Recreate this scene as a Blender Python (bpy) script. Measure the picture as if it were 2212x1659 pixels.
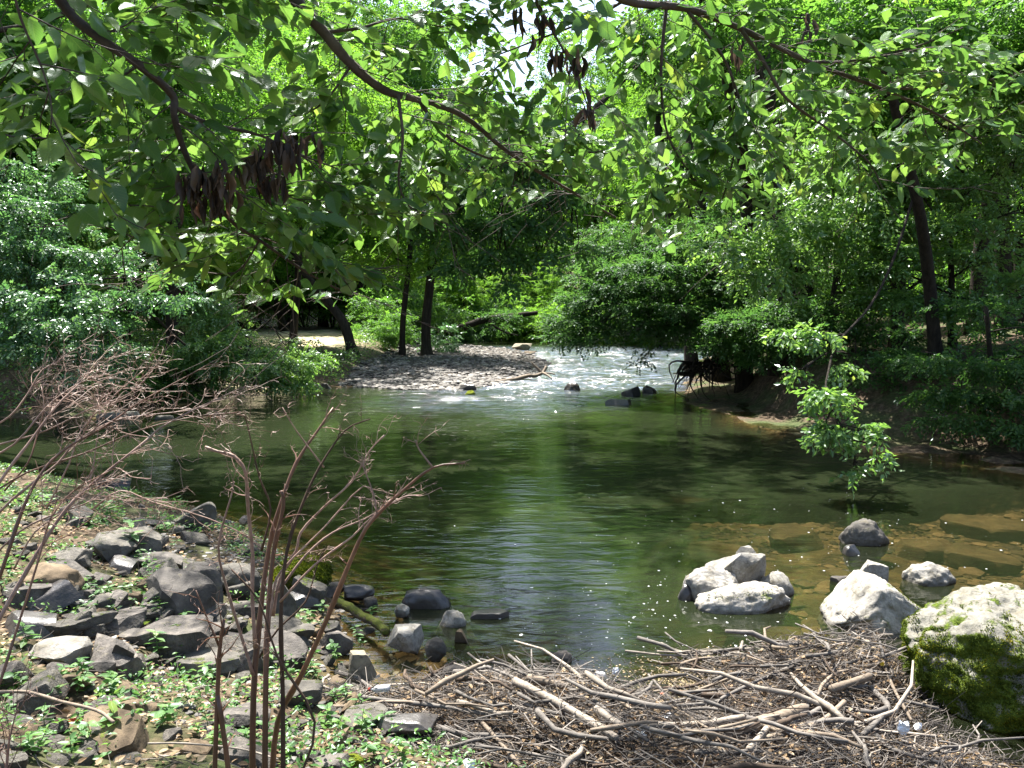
import bpy, bmesh, math, time
import numpy as np
T0 = time.time()
RNG = np.random.default_rng(11)
S = bpy.context.scene
COL = S.collection
for o in list(bpy.data.objects):
    bpy.data.objects.remove(o)

# ------------------------------------------------------------------ camera
F, CX, CY = 1804.0, 1106.0, 829.5          # focal length and centre in a 2212 x 1659 picture
HORIZON = 656.0
CAMZ = 3.0
PITCH = math.atan((CY - HORIZON) / F)
cam_d = bpy.data.cameras.new('camera')
cam = bpy.data.objects.new('camera', cam_d)
COL.objects.link(cam)
cam.location = (0, 0, CAMZ)
cam.rotation_euler = (math.pi / 2 - PITCH, 0, 0)
cam_d.sensor_width = 36
cam_d.lens = 36 * F / 2212
cam_d.clip_start = 0.05
cam_d.clip_end = 2000
S.camera = cam
S.render.resolution_x, S.render.resolution_y = 1024, 768
S.render.engine = 'CYCLES'

# ------------------------------------------------------------------ daylight
SUN_EL, SUN_AZ = 63.0, -24.0               # azimuth measured from +Y, negative = left
world = bpy.data.worlds.new('World')
S.world = world
world.use_nodes = True
wn = world.node_tree
bg = wn.nodes['Background']
sky = wn.nodes.new('ShaderNodeTexSky')
sky.sky_type = 'NISHITA'
sky.sun_disc = False
sky.sun_elevation = math.radians(SUN_EL)
sky.sun_rotation = math.radians(SUN_AZ)
sky.air_density = 1.0
sky.dust_density = 2.6
wn.links.new(sky.outputs['Color'], bg.inputs['Color'])
bg.inputs['Strength'].default_value = 0.088
sun_d = bpy.data.lights.new('sun', 'SUN')
sun_d.energy = 5.0
sun_d.angle = math.radians(0.5)
sun_d.color = (1.0, 0.965, 0.90)
sun = bpy.data.objects.new('sun', sun_d)
COL.objects.link(sun)
sd = np.array([math.sin(math.radians(SUN_AZ)) * math.cos(math.radians(SUN_EL)),
               math.cos(math.radians(SUN_AZ)) * math.cos(math.radians(SUN_EL)),
               math.sin(math.radians(SUN_EL))])
import mathutils
sun.rotation_euler = mathutils.Vector(sd).to_track_quat('Z', 'Y').to_euler()
sun.location = (-20, 30, 60)
S.view_settings.view_transform = 'Standard'
S.view_settings.look = 'None'
S.view_settings.gamma = 1
S.view_settings.use_curve_mapping = False
S.view_settings.exposure = 2.15
S.cycles.max_bounces = 7
S.cycles.diffuse_bounces = 3
S.cycles.glossy_bounces = 3
S.cycles.transmission_bounces = 5
S.cycles.transparent_max_bounces = 8
S.cycles.caustics_reflective = False
S.cycles.caustics_refractive = False

# ------------------------------------------------------------------ geometry helpers
def Q(px, py, d):
    """the place at distance d (along +Y) that the picture shows at px, py"""
    u, v = (px - CX) / F, (CY - py) / F
    cp, sp = math.cos(PITCH), math.sin(PITCH)
    D = np.array([u, cp + v * sp, -sp + v * cp])
    return np.array([0, 0, CAMZ]) + D * (d / D[1])

def W(px, py, z=0.0):
    a = Q(px, py, 1.0) - np.array([0, 0, CAMZ])
    return np.array([0, 0, CAMZ]) + a * ((z - CAMZ) / a[2])

def nrm(a):
    a = np.asarray(a, float)
    return a / np.maximum(np.linalg.norm(a, axis=-1, keepdims=True), 1e-9)

def sstep(a, b, x):
    t = np.clip((x - a) / (b - a), 0, 1)
    return t * t * (3 - 2 * t)

def wav(P, f, seed=0):
    """cheap smooth 3D noise, about -1..1"""
    P = np.asarray(P, float) * f
    x, y, z = P[..., 0], P[..., 1], P[..., 2]
    r = np.random.default_rng(seed + 100)
    out = 0
    for k in range(5):
        a = r.normal(size=3) * (0.8 + 0.35 * k)
        b = r.normal(size=3) * (0.8 + 0.35 * k)
        p = r.uniform(0, 6.28, 2)
        out = out + np.sin(a[0]*x + a[1]*y + a[2]*z + p[0]) * np.cos(b[0]*x + b[1]*y + b[2]*z + p[1])
    return out / 2.2

def make_mesh(name, V, Fs, mats=(), attrs=None, smooth=False, uv=None, mi=None):
    V = np.ascontiguousarray(V, dtype=np.float32)
    Fs = np.ascontiguousarray(Fs, dtype=np.int32)
    k = Fs.shape[1]
    me = bpy.data.meshes.new(name)
    me.vertices.add(len(V))
    me.vertices.foreach_set('co', V.ravel())
    me.loops.add(Fs.size)
    me.loops.foreach_set('vertex_index', Fs.ravel())
    me.polygons.add(len(Fs))
    me.polygons.foreach_set('loop_start', np.arange(0, Fs.size, k, dtype=np.int32))
    try:
        me.polygons.foreach_set('loop_total', np.full(len(Fs), k, dtype=np.int32))
    except Exception:
        pass
    me.polygons.foreach_set('use_smooth', np.full(len(Fs), bool(smooth)))
    for m in mats:
        me.materials.append(m)
    if mi is not None:
        me.polygons.foreach_set('material_index', np.asarray(mi, dtype=np.int32))
    if uv is not None:
        l = me.uv_layers.new(name='UVMap')
        l.data.foreach_set('uv', np.ascontiguousarray(uv[Fs.ravel()], dtype=np.float32).ravel())
    for an, av in (attrs or {}).items():
        a = me.attributes.new(an, 'FLOAT', 'POINT')
        a.data.foreach_set('value', np.ascontiguousarray(av, dtype=np.float32))
    me.update(calc_edges=True)
    return me

def link(name, me, parent=None, loc=None):
    o = bpy.data.objects.new(name, me)
    COL.objects.link(o)
    if parent is not None:
        o.parent = parent
    if loc is not None:
        o.location = tuple(float(c) for c in loc)
    return o

def tag(o, label=None, cat=None, group=None, kind=None):
    if label: o['label'] = label
    if cat: o['category'] = cat
    if group: o['group'] = group
    if kind: o['kind'] = kind
    return o

def empty(name, loc, label=None, cat=None, group=None):
    o = bpy.data.objects.new(name, None)
    o.empty_display_size = 0.2
    COL.objects.link(o)
    o.location = tuple(float(c) for c in loc)
    return tag(o, label, cat, group)

def tubes(paths, radii, seg=6):
    """many tapering tubes as one V, F (quads)"""
    VV, FF, base = [], [], 0
    ang = np.arange(seg) * 2 * math.pi / seg
    for P, R in zip(paths, radii):
        P = np.asarray(P, float)
        n = len(P)
        R = np.broadcast_to(np.asarray(R, float), (n,)) if np.ndim(R) else np.full(n, float(R))
        T = nrm(np.gradient(P, axis=0))
        ref = np.array([0, 0, 1.0]) if abs(T[0][2]) < 0.9 else np.array([1.0, 0, 0])
        A = np.zeros_like(P)
        a = nrm(np.cross(T[0], ref))
        for i in range(n):
            a = nrm(a - T[i] * np.dot(a, T[i]))
            A[i] = a
        B = np.cross(T, A)
        if seg >= 6:                                     # close both ends
            P = np.vstack([P[:1], P, P[-1:]]); R = np.r_[R[0] * 0.02, R, R[-1] * 0.02]
            A = np.vstack([A[:1], A, A[-1:]]); B = np.vstack([B[:1], B, B[-1:]])
            n += 2
        ring = P[:, None, :] + R[:, None, None] * (A[:, None, :] * np.cos(ang)[None, :, None] + B[:, None, :] * np.sin(ang)[None, :, None])
        VV.append(ring.reshape(-1, 3))
        i = np.arange(n - 1)[:, None] * seg
        j = np.arange(seg)[None, :]
        j2 = (j + 1) % seg
        q = np.stack([i + j, i + j2, i + seg + j2, i + seg + j], -1).reshape(-1, 4) + base
        FF.append(q)
        # end caps as quads of a collapsed centre
        for e, idx in ((0, 0), (1, (n - 1) * seg)):
            c = base + n * seg + e
            VV.append(P[[0 if e == 0 else -1]])
            ks = np.arange(0, seg)
            a0 = base + idx + ks
            a1 = base + idx + (ks + 1) % seg
            FF.append(np.stack([a0, a1, np.full(seg, c), np.full(seg, c)], -1) if False else np.zeros((0, 4), int))
        base += n * seg + 2
    return np.concatenate(VV), np.concatenate(FF)

def smooth_path(pts, n=None, sub=4):
    """Catmull-Rom through the points (any number of columns)"""
    P = np.asarray(pts, float)
    if len(P) < 3:
        t = np.linspace(0, 1, sub + 1)[:, None]
        return P[0] * (1 - t) + P[-1] * t
    Pe = np.vstack([2 * P[0] - P[1], P, 2 * P[-1] - P[-2]])
    out = []
    for i in range(1, len(Pe) - 2):
        p0, p1, p2, p3 = Pe[i-1:i+3]
        for t in np.arange(sub) / sub:
            out.append(0.5 * ((2*p1) + (-p0+p2)*t + (2*p0-5*p1+4*p2-p3)*t*t + (-p0+3*p1-3*p2+p3)*t**3))
    out.append(P[-1])
    return np.array(out)

# ------------------------------------------------------------------ leaves
# template rows: (along, side, up); faces as triangles
LEAF2_V = np.array([(0, 0, 0), (0.42, 0.27, 0.07), (1, 0, -0.06), (0.42, -0.27, 0.07)])
LEAF2_F = np.array([(0, 3, 2), (0, 2, 1)])
LEAF4_V = np.array([(0, 0, 0), (0.3, 0.25, 0.05), (0.68, 0.2, 0.04), (1, 0, -0.1), (0.68, -0.2, 0.04), (0.3, -0.25, 0.05), (0.5, 0, -0.02)])
LEAF4_F = np.array([(0, 6, 1), (1, 6, 2), (2, 6, 3), (3, 6, 4), (4, 6, 5), (5, 6, 0)])
def near_leaf(width=0.29, curl=0.15, teeth=0.0, n=9, fold=0.08):
    V, Fc, UV = [], [], []
    xs = np.linspace(0, 1, n)
    for i, x in enumerate(xs):
        w = width * (np.sin(math.pi * x ** 0.85) ** 0.8) * (1 - 0.25 * x)
        if i in (0, n - 1): w = 0.004
        w *= 1 + (teeth if i % 2 else -teeth)
        z = -curl * x * x + 0.02 * math.sin(x * 9)
        for s in (-1, 0, 1):
            V.append((x, s * w, z + (fold * abs(s) * w / width)))
            UV.append((x, 0.5 + 0.5 * s))
    for i in range(n - 1):
        for s in (0, 1):
            a = i * 3 + s
            b = a + 3
            Fc += [(a, b, b + 1), (a, b + 1, a + 1)]
    return np.array(V), np.array(Fc), np.array(UV)

def place_leaves(tv, tf, P, A, N, L, rnd, widthscale=1.0):
    A = nrm(A)
    Sd = nrm(np.cross(N, A))
    Nn = np.cross(A, Sd)
    L = np.asarray(L)[:, None, None]
    V = P[:, None, :] + L * (tv[None, :, 0:1] * A[:, None, :] + widthscale * tv[None, :, 1:2] * Sd[:, None, :] + tv[None, :, 2:3] * Nn[:, None, :])
    k = len(tv)
    Fc = (tf[None] + (np.arange(len(P)) * k)[:, None, None]).reshape(-1, 3)
    return V.reshape(-1, 3), Fc, np.repeat(rnd, k)

def foliage(lobes, n, m, L, seed, droop=0.25, rough=0.35, clump=0.55, thr=-0.15, shell=0.45, spread=0.9, tv=LEAF2_V, tf=LEAF2_F, flatten=0.35, tier=0.62):
    r = np.random.default_rng(seed)
    lob = np.array([np.r_[l[0], l[1]] for l in lobes], float)
    vol = np.array([(l[1][0] * l[1][1] * l[1][2]) ** 0.75 for l in lobes])
    idx = r.choice(len(lob), size=n, p=vol / vol.sum())
    u = nrm(r.normal(size=(n, 3)))
    rad = r.random(n) ** shell
    C, R = lob[idx, :3], lob[idx, 3:]
    P = C + u * R * rad[:, None]
    if tier:
        tz = P[:, 2] + 0.12 * tier * np.sin(P[:, 0] * 1.7 / tier) + 0.25 * wav(P * [1, 1, 0], 0.6, seed + 5)
        P[:, 2] -= (tz - np.round(tz / tier) * tier) * 0.72
    keep = wav(P, clump, seed) + r.normal(size=n) * 0.12 > thr
    P, u = P[keep], u[keep]
    n = len(P)
    out = u.copy()
    out[:, 2] *= flatten
    D = nrm(out + r.normal(size=(n, 3)) * 0.45 + np.array([0, 0, -droop]))
    up = np.array([0, 0, 1.0]) + r.normal(size=(n, 3)) * rough
    Sd = nrm(np.cross(D, up))
    N = np.cross(Sd, D)
    t = (np.arange(m) + 0.5) / m
    Ls = m * L * 0.30
    sgn = np.where(np.arange(m) % 2 == 0, 1.0, -1.0)
    pos = P[:, None, :] + D[:, None, :] * (t[None, :, None] * Ls) + Sd[:, None, :] * (sgn[None, :, None] * L * 0.1) \
        - np.array([0, 0, 1.0]) * (t[None, :, None] ** 2 * Ls * 0.25)
    A = D[:, None, :] * 0.75 + Sd[:, None, :] * (sgn[None, :, None] * spread) + r.normal(size=(n, m, 3)) * 0.3 - np.array([0, 0, 0.25])
    Nl = N[:, None, :] + r.normal(size=(n, m, 3)) * (rough + 0.1)
    Ll = L * r.uniform(0.65, 1.2, size=(n, m))
    rnd = np.clip(r.random((n, 1)) * 0.7 + r.random((n, m)) * 0.3, 0, 1)
    return place_leaves(tv, tf, pos.reshape(-1, 3), A.reshape(-1, 3), Nl.reshape(-1, 3), Ll.ravel(), rnd.ravel())

# ------------------------------------------------------------------ materials
def new_mat(name):
    m = bpy.data.materials.new(name)
    m.use_nodes = True
    nt = m.node_tree
    nt.nodes.clear()
    out = nt.nodes.new('ShaderNodeOutputMaterial')
    return m, nt, out

def nd(nt, typ, **kw):
    n = nt.nodes.new(typ)
    ins = kw.pop('ins', {})
    for k, v in kw.items():
        setattr(n, k, v)
    for k, v in ins.items():
        s = n.inputs[k]
        if isinstance(v, bpy.types.NodeSocket):
            nt.links.new(v, s)
        else:
            s.default_value = v
    return n

def c4(c):
    return (c[0], c[1], c[2], 1.0)

def ramp(nt, fac, stops):
    n = nt.nodes.new('ShaderNodeValToRGB')
    e = n.color_ramp.elements
    e[0].position, e[0].color = stops[0][0], c4(stops[0][1])
    e[1].position, e[1].color = stops[-1][0], c4(stops[-1][1])
    for p, c in stops[1:-1]:
        x = e.new(p)
        x.color = c4(c)
    nt.links.new(fac, n.inputs['Fac'])
    return n.outputs['Color']

def mixc(nt, fac, a, b, blend='MIX'):
    n = nt.nodes.new('ShaderNodeMix')
    n.data_type = 'RGBA'
    n.blend_type = blend
    for s, v in ((n.inputs['Factor'], fac), (n.inputs[6], a), (n.inputs[7], b)):
        if isinstance(v, bpy.types.NodeSocket):
            nt.links.new(v, s)
        else:
            s.default_value = v if np.ndim(v) == 0 else c4(v)
    return n.outputs[2]

def noise(nt, scale, detail=4, rough=0.55, coord=None, vec=None, dist=0.0):
    n = nd(nt, 'ShaderNodeTexNoise', ins={'Scale': scale, 'Detail': detail, 'Roughness': rough, 'Distortion': dist})
    if vec is not None:
        nt.links.new(vec, n.inputs['Vector'])
    return n.outputs['Fac']

def math_(nt, op, a, b=0.0, clamp=False):
    n = nt.nodes.new('ShaderNodeMath')
    n.operation = op
    n.use_clamp = clamp
    for i, v in enumerate((a, b)):
        if isinstance(v, bpy.types.NodeSocket):
            nt.links.new(v, n.inputs[i])
        else:
            n.inputs[i].default_value = v
    return n.outputs[0]

def maprange(nt, v, a, b, c=0.0, d=1.0):
    n = nd(nt, 'ShaderNodeMapRange', ins={'Value': v, 'From Min': a, 'From Max': b, 'To Min': c, 'To Max': d})
    return n.outputs['Result']

def leaf_mat(name, dark, mid, light, trans=0.5, gloss=0.07, rough=0.33, tgain=2.2, veins=False, spots=False):
    m, nt, out = new_mat(name)
    at = nd(nt, 'ShaderNodeAttribute', attribute_name='rnd')
    if veins == 'obj':
        oi = nd(nt, 'ShaderNodeObjectInfo')
        fac = oi.outputs['Random']
    else:
        fac = at.outputs['Fac']
    col = ramp(nt, fac, [(0.0, dark), (0.5, mid), (0.93, light), (1.0, (light[0] * 1.5, light[1] * 1.12, light[2]))])
    nrmsock = None
    if veins:
        uvn = nd(nt, 'ShaderNodeUVMap')
        sep = nd(nt, 'ShaderNodeSeparateXYZ', ins={'Vector': uvn.outputs['UV']})
        vv = math_(nt, 'ABSOLUTE', math_(nt, 'SUBTRACT', sep.outputs['Y'], 0.5))
        ph = math_(nt, 'SUBTRACT', math_(nt, 'MULTIPLY', sep.outputs['X'], 60.0), math_(nt, 'MULTIPLY', vv, 30.0))
        side = maprange(nt, math_(nt, 'SINE', ph), 0.75, 1.0)
        midr = maprange(nt, vv, 0.03, 0.0)
        vein = math_(nt, 'MAXIMUM', math_(nt, 'MULTIPLY', side, 0.5), midr, True)
        col = mixc(nt, math_(nt, 'MULTIPLY', vein, 0.45), col, (light[0] * 1.5, light[1] * 1.25, light[2] * 1.4))
        blot = maprange(nt, noise(nt, 3.0, 5), 0.62, 0.75, 0, 0.35)
        col = mixc(nt, blot, col, (0.14, 0.13, 0.03))
        bmp = nd(nt, 'ShaderNodeBump', ins={'Strength': 0.5, 'Distance': 0.002, 'Height': math_(nt, 'SUBTRACT', 0.0, vein)})
        nrmsock = bmp.outputs['Normal']
    dif = nd(nt, 'ShaderNodeBsdfDiffuse', ins={'Color': col})
    hs = nd(nt, 'ShaderNodeHueSaturation', ins={'Hue': 0.492, 'Saturation': 1.05, 'Value': tgain, 'Color': col})
    tr = nd(nt, 'ShaderNodeBsdfTranslucent', ins={'Color': hs.outputs['Color']})
    mx = nd(nt, 'ShaderNodeMixShader', ins={0: trans, 1: dif.outputs[0], 2: tr.outputs[0]})
    gl = nd(nt, 'ShaderNodeBsdfGlossy', ins={'Color': (0.9, 0.95, 1, 1), 'Roughness': rough})
    fr = nd(nt, 'ShaderNodeLayerWeight', ins={'Blend': 0.25})
    gf = math_(nt, 'ADD', math_(nt, 'MULTIPLY', fr.outputs['Fresnel'], gloss * 1.0), gloss * 0.28, True)
    mx2 = nd(nt, 'ShaderNodeMixShader', ins={0: gf, 1: mx.outputs[0], 2: gl.outputs[0]})
    if nrmsock:
        nt.links.new(nrmsock, dif.inputs['Normal'])
        nt.links.new(nrmsock, gl.inputs['Normal'])
    nt.links.new(mx2.outputs[0], out.inputs['Surface'])
    return m

def solid_mat(name, stops, scale=6.0, rough=0.85, bump=0.4, bscale=25.0, bdist=0.01, spec=0.3, stretch=None, moss=0.0, mosscol=((0.05, 0.075, 0.008), (0.15, 0.19, 0.015)), lichen=0.0, objcoord=True, wetband=False, mossup=0.5):
    m, nt, out = new_mat(name)
    tc = nd(nt, 'ShaderNodeTexCoord')
    v = tc.outputs['Object']
    if stretch:
        mp = nd(nt, 'ShaderNodeMapping', ins={'Vector': v, 'Scale': stretch})
        v = mp.outputs['Vector']
    oi = nd(nt, 'ShaderNodeObjectInfo')
    off = nd(nt, 'ShaderNodeVectorMath', operation='ADD', ins={0: v})
    sc = nd(nt, 'ShaderNodeVectorMath', operation='SCALE', ins={0: (13.0, 7.0, 5.0), 'Scale': oi.outputs['Random']})
    nt.links.new(sc.outputs[0], off.inputs[1])
    v = off.outputs[0]
    n1 = noise(nt, scale, 6, 0.6, vec=v)
    col = ramp(nt, n1, stops)
    n2 = noise(nt, bscale, 6, 0.65, vec=v)
    col = mixc(nt, 0.55, col, ramp(nt, n2, [(0.25, (0.35, 0.35, 0.35)), (0.5, (0.9, 0.9, 0.9)), (0.75, (1.35, 1.35, 1.3))]), 'MULTIPLY')
    br = maprange(nt, oi.outputs['Random'], 0, 1, 0.75, 1.15)
    hs = nd(nt, 'ShaderNodeHueSaturation', ins={'Value': br, 'Color': col})
    col = hs.outputs['Color']
    if lichen:
        ln = noise(nt, 9.0, 5, 0.7, vec=v)
        lf = maprange(nt, ln, 0.60 - 0.1 * lichen, 0.68)
        col = mixc(nt, math_(nt, 'MULTIPLY', lf, 0.75), col, (0.10, 0.085, 0.05))
        cr = maprange(nt, math_(nt, 'ABSOLUTE', math_(nt, 'SUBTRACT', noise(nt, 3.1, 3, 0.6, vec=v), 0.5)), 0.012, 0.0)
        col = mixc(nt, math_(nt, 'MULTIPLY', cr, 0.6), col, (0.05, 0.045, 0.04))
    hgt = n2
    if moss:
        geo = nd(nt, 'ShaderNodeNewGeometry')
        sep = nd(nt, 'ShaderNodeSeparateXYZ', ins={'Vector': geo.outputs['Normal']})
        mn = noise(nt, 4.0, 7, 0.7, vec=v)
        mm = math_(nt, 'ADD', mn, math_(nt, 'MULTIPLY', sep.outputs['Z'], mossup * 0.25))
        mf = maprange(nt, mm, 0.78 - 0.4 * moss, 0.86 - 0.4 * moss)
        mf = math_(nt, 'MULTIPLY', mf, 1.0, True)
        mc = ramp(nt, noise(nt, 60.0, 4, 0.7, vec=v), [(0.3, mosscol[0]), (0.7, mosscol[1])])
        col = mixc(nt, mf, col, mc)
        hgt = math_(nt, 'ADD', n2, math_(nt, 'MULTIPLY', mf, math_(nt, 'MULTIPLY', noise(nt, 90.0, 3, 0.7, vec=v), 2.0)))
    if wetband:
        geo2 = nd(nt, 'ShaderNodeNewGeometry')
        sz = nd(nt, 'ShaderNodeSeparateXYZ', ins={'Vector': geo2.outputs['Position']})
        wf = maprange(nt, math_(nt, 'ADD', sz.outputs['Z'], math_(nt, 'MULTIPLY', n1, -0.05)), 0.02, -0.005)
        wf = math_(nt, 'MULTIPLY', wf, 1.0, True)
        col = mixc(nt, math_(nt, 'MULTIPLY', wf, 0.65), col, (0.035, 0.03, 0.022))
    bp = nd(nt, 'ShaderNodeBump', ins={'Strength': bump, 'Distance': bdist, 'Height': hgt})
    p = nd(nt, 'ShaderNodeBsdfPrincipled', ins={'Base Color': col, 'Roughness': rough, 'Normal': bp.outputs['Normal']})
    p.inputs['Specular IOR Level'].default_value = spec
    nt.links.new(p.outputs[0], out.inputs['Surface'])
    return m

M = {}
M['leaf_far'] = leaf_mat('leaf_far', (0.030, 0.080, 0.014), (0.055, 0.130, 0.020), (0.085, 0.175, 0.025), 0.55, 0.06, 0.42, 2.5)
M['leaf_yellow'] = leaf_mat('leaf_yellow_green', (0.045, 0.11, 0.014), (0.070, 0.155, 0.020), (0.105, 0.195, 0.028), 0.58, 0.04, 0.42, 2.3)
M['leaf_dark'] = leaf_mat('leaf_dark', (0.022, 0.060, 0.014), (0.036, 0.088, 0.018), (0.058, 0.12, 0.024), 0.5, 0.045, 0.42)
M['leaf_blue'] = leaf_mat('leaf_blue_green', (0.030, 0.085, 0.026), (0.052, 0.125, 0.034), (0.085, 0.17, 0.045), 0.45, 0.14, 0.34)
M['leaf_ash'] = leaf_mat('leaf_ash', (0.050, 0.120, 0.022), (0.085, 0.17, 0.032), (0.13, 0.22, 0.045), 0.46, 0.13, 0.36)
M['leaf_beech'] = leaf_mat('leaf_beech', (0.035, 0.085, 0.018), (0.055, 0.12, 0.022), (0.080, 0.15, 0.028), 0.5, 0.08, 0.3, veins=True)
M['leaf_beech_one'] = leaf_mat('leaf_beech_one', (0.035, 0.085, 0.018), (0.055, 0.12, 0.022), (0.080, 0.15, 0.028), 0.5, 0.08, 0.3, veins='obj')
M['herb'] = leaf_mat('herb_leaf', (0.040, 0.11, 0.025), (0.070, 0.16, 0.035), (0.11, 0.20, 0.04), 0.4, 0.08, 0.4)
M['herb_one'] = leaf_mat('herb_leaf_single', (0.040, 0.11, 0.025), (0.070, 0.16, 0.035), (0.11, 0.20, 0.04), 0.4, 0.08, 0.4, veins='obj')
M['moss_tuft'] = leaf_mat('moss_tuft', (0.022, 0.036, 0.006), (0.070, 0.098, 0.008), (0.14, 0.165, 0.014), 0.3, 0.01, 0.6, 1.3)
M['litter'] = leaf_mat('leaf_litter', (0.10, 0.065, 0.035), (0.22, 0.15, 0.085), (0.34, 0.26, 0.16), 0.2, 0.04, 0.5, 1.0)
M['red_leaf'] = leaf_mat('red_leaf', (0.35, 0.06, 0.02), (0.45, 0.09, 0.03), (0.5, 0.14, 0.04), 0.4, 0.04, 0.5, 1.0)
M['dead_leaf'] = leaf_mat('dead_leaf', (0.035, 0.022, 0.015), (0.075, 0.045, 0.028), (0.14, 0.085, 0.05), 0.3, 0.05, 0.45, 1.2)
M['bark'] = solid_mat('bark_dark', [(0.3, (0.016, 0.013, 0.010)), (0.7, (0.05, 0.04, 0.03))], 4, 0.95, 0.9, 14, 0.03, 0.15, stretch=(3, 3, 0.6))
M['bark_grey'] = solid_mat('bark_beech', [(0.3, (0.045, 0.034, 0.03)), (0.7, (0.11, 0.085, 0.075))], 9, 0.85, 0.5, 60, 0.003, 0.25)
M['twig'] = solid_mat('twig_brown', [(0.3, (0.05, 0.03, 0.02)), (0.7, (0.11, 0.065, 0.04))], 9, 0.8, 0.3, 80, 0.002, 0.25)
M['stem'] = solid_mat('dead_stem_brown', [(0.25, (0.06, 0.03, 0.018)), (0.55, (0.13, 0.058, 0.032)), (0.8, (0.22, 0.115, 0.07))], 12, 0.5, 0.3, 90, 0.002, 0.5, stretch=(1, 1, 0.3))
M['stem_pale'] = solid_mat('dead_stem_pale', [(0.25, (0.15, 0.08, 0.058)), (0.75, (0.38, 0.255, 0.205))], 12, 0.55, 0.3, 90, 0.002, 0.4)
M['wood_pale'] = solid_mat('driftwood_pale', [(0.25, (0.14, 0.115, 0.09)), (0.75, (0.36, 0.31, 0.255))], 8, 0.8, 0.5, 40, 0.004, 0.25, stretch=(1.2, 5, 5))
M['wood_tan'] = solid_mat('driftwood_tan', [(0.25, (0.11, 0.083, 0.06)), (0.75, (0.25, 0.20, 0.15))], 8, 0.8, 0.5, 40, 0.004, 0.25, stretch=(1.2, 5, 5))
M['wood_grey'] = solid_mat('driftwood_grey', [(0.25, (0.065, 0.057, 0.05)), (0.75, (0.19, 0.17, 0.15))], 8, 0.85, 0.5, 40, 0.004, 0.25, stretch=(1.2, 5, 5))
M['wood_dark'] = solid_mat('driftwood_dark', [(0.25, (0.04, 0.028, 0.02)), (0.75, (0.12, 0.085, 0.06))], 8, 0.85, 0.5, 40, 0.004, 0.25, stretch=(1.2, 5, 5))
M['mossy_wood'] = solid_mat('mossy_wood', [(0.25, (0.05, 0.038, 0.026)), (0.75, (0.16, 0.125, 0.085))], 8, 0.9, 1.0, 30, 0.01, 0.2, stretch=(1.2, 4, 4), moss=0.75, mosscol=((0.05, 0.07, 0.01), (0.16, 0.18, 0.03)))
M['pale'] = solid_mat('rock_pale', [(0.25, (0.13, 0.12, 0.10)), (0.7, (0.32, 0.30, 0.265))], 5, 0.85, 0.8, 26, 0.016, 0.3, lichen=0.8, wetband=True)
M['pale_moss'] = solid_mat('rock_pale_mossy', [(0.25, (0.16, 0.148, 0.125)), (0.7, (0.36, 0.335, 0.30))], 5, 0.85, 0.8, 26, 0.012, 0.3, lichen=0.9, moss=0.40, wetband=True, mossup=0.1)
M['boulder'] = solid_mat('boulder_mossy', [(0.25, (0.11, 0.105, 0.085)), (0.7, (0.29, 0.275, 0.235))], 4, 0.9, 0.8, 22, 0.02, 0.2, lichen=1.0, moss=1.05, mossup=-0.75, mosscol=((0.035, 0.06, 0.008), (0.14, 0.19, 0.02)))
M['moss'] = solid_mat('rock_moss_cushion', [(0.25, (0.14, 0.13, 0.10)), (0.7, (0.28, 0.26, 0.22))], 5, 0.95, 1.0, 24, 0.02, 0.1, moss=1.0, mosscol=((0.06, 0.085, 0.008), (0.22, 0.25, 0.02)))
M['grey'] = solid_mat('rock_grey', [(0.25, (0.038, 0.034, 0.028)), (0.5, (0.088, 0.080, 0.068)), (0.75, (0.16, 0.145, 0.122))], 6, 0.85, 0.9, 18, 0.022, 0.3, moss=0.25, lichen=0.3, wetband=True)
M['slate'] = solid_mat('rock_slate', [(0.25, (0.034, 0.029, 0.024)), (0.5, (0.078, 0.068, 0.059)), (0.75, (0.175, 0.152, 0.128))], 6, 0.8, 0.9, 16, 0.022, 0.35, lichen=0.25, moss=0.12, wetband=True)
M['brown'] = solid_mat('rock_brown', [(0.25, (0.06, 0.042, 0.025)), (0.7, (0.15, 0.108, 0.065))], 5, 0.85, 0.6, 26, 0.01, 0.3, moss=0.15, wetband=True)
M['tan'] = solid_mat('rock_tan', [(0.25, (0.15, 0.125, 0.085)), (0.7, (0.28, 0.245, 0.18))], 4, 0.85, 0.5, 16, 0.01, 0.3, lichen=0.2)
M['wet'] = solid_mat('rock_wet', [(0.25, (0.022, 0.019, 0.018)), (0.7, (0.065, 0.058, 0.054))], 5, 0.35, 0.6, 24, 0.01, 0.5, moss=0.2)
M['sunk'] = solid_mat('rock_sunken', [(0.25, (0.06, 0.043, 0.022)), (0.7, (0.16, 0.115, 0.058))], 4, 0.9, 0.4, 14, 0.01, 0.2)

# ------------------------------------------------------------------ terrain
shore_view = [(700, 1475), (742, 1400), (735, 1340), (725, 1290), (600, 1190), (500, 1130), (420, 1095), (300, 1068), (200, 1040), (60, 1015), (-250, 1000), (-700, 1000),
              (-700, 905), (-200, 905), (100, 905), (230, 903), (300, 893), (420, 868), (520, 851), (600, 843), (700, 836), (770, 834), (860, 840), (1000, 842), (1090, 828),
              (1170, 806), (1190, 785), (1160, 765), (1090, 752), (990, 744), (930, 736), (1000, 726), (1300, 718), (1900, 712), (2600, 712),
              (2600, 724), (1900, 735), (1620, 750), (1520, 772), (1478, 800), (1484, 868), (1560, 896), (1600, 912), (1750, 950), (1900, 975), (2100, 1008), (2212, 1028),
              (2700, 1120), (3600, 1300)]
SH = np.array([W(x, y)[:2] for x, y in shore_view] + [[12.0, 4.6], [5.0, 4.3], [3.0, 4.4], [1.6, 4.6], [0.5, 4.9], [-0.3, 5.4], [-0.95, 6.0]])

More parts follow.
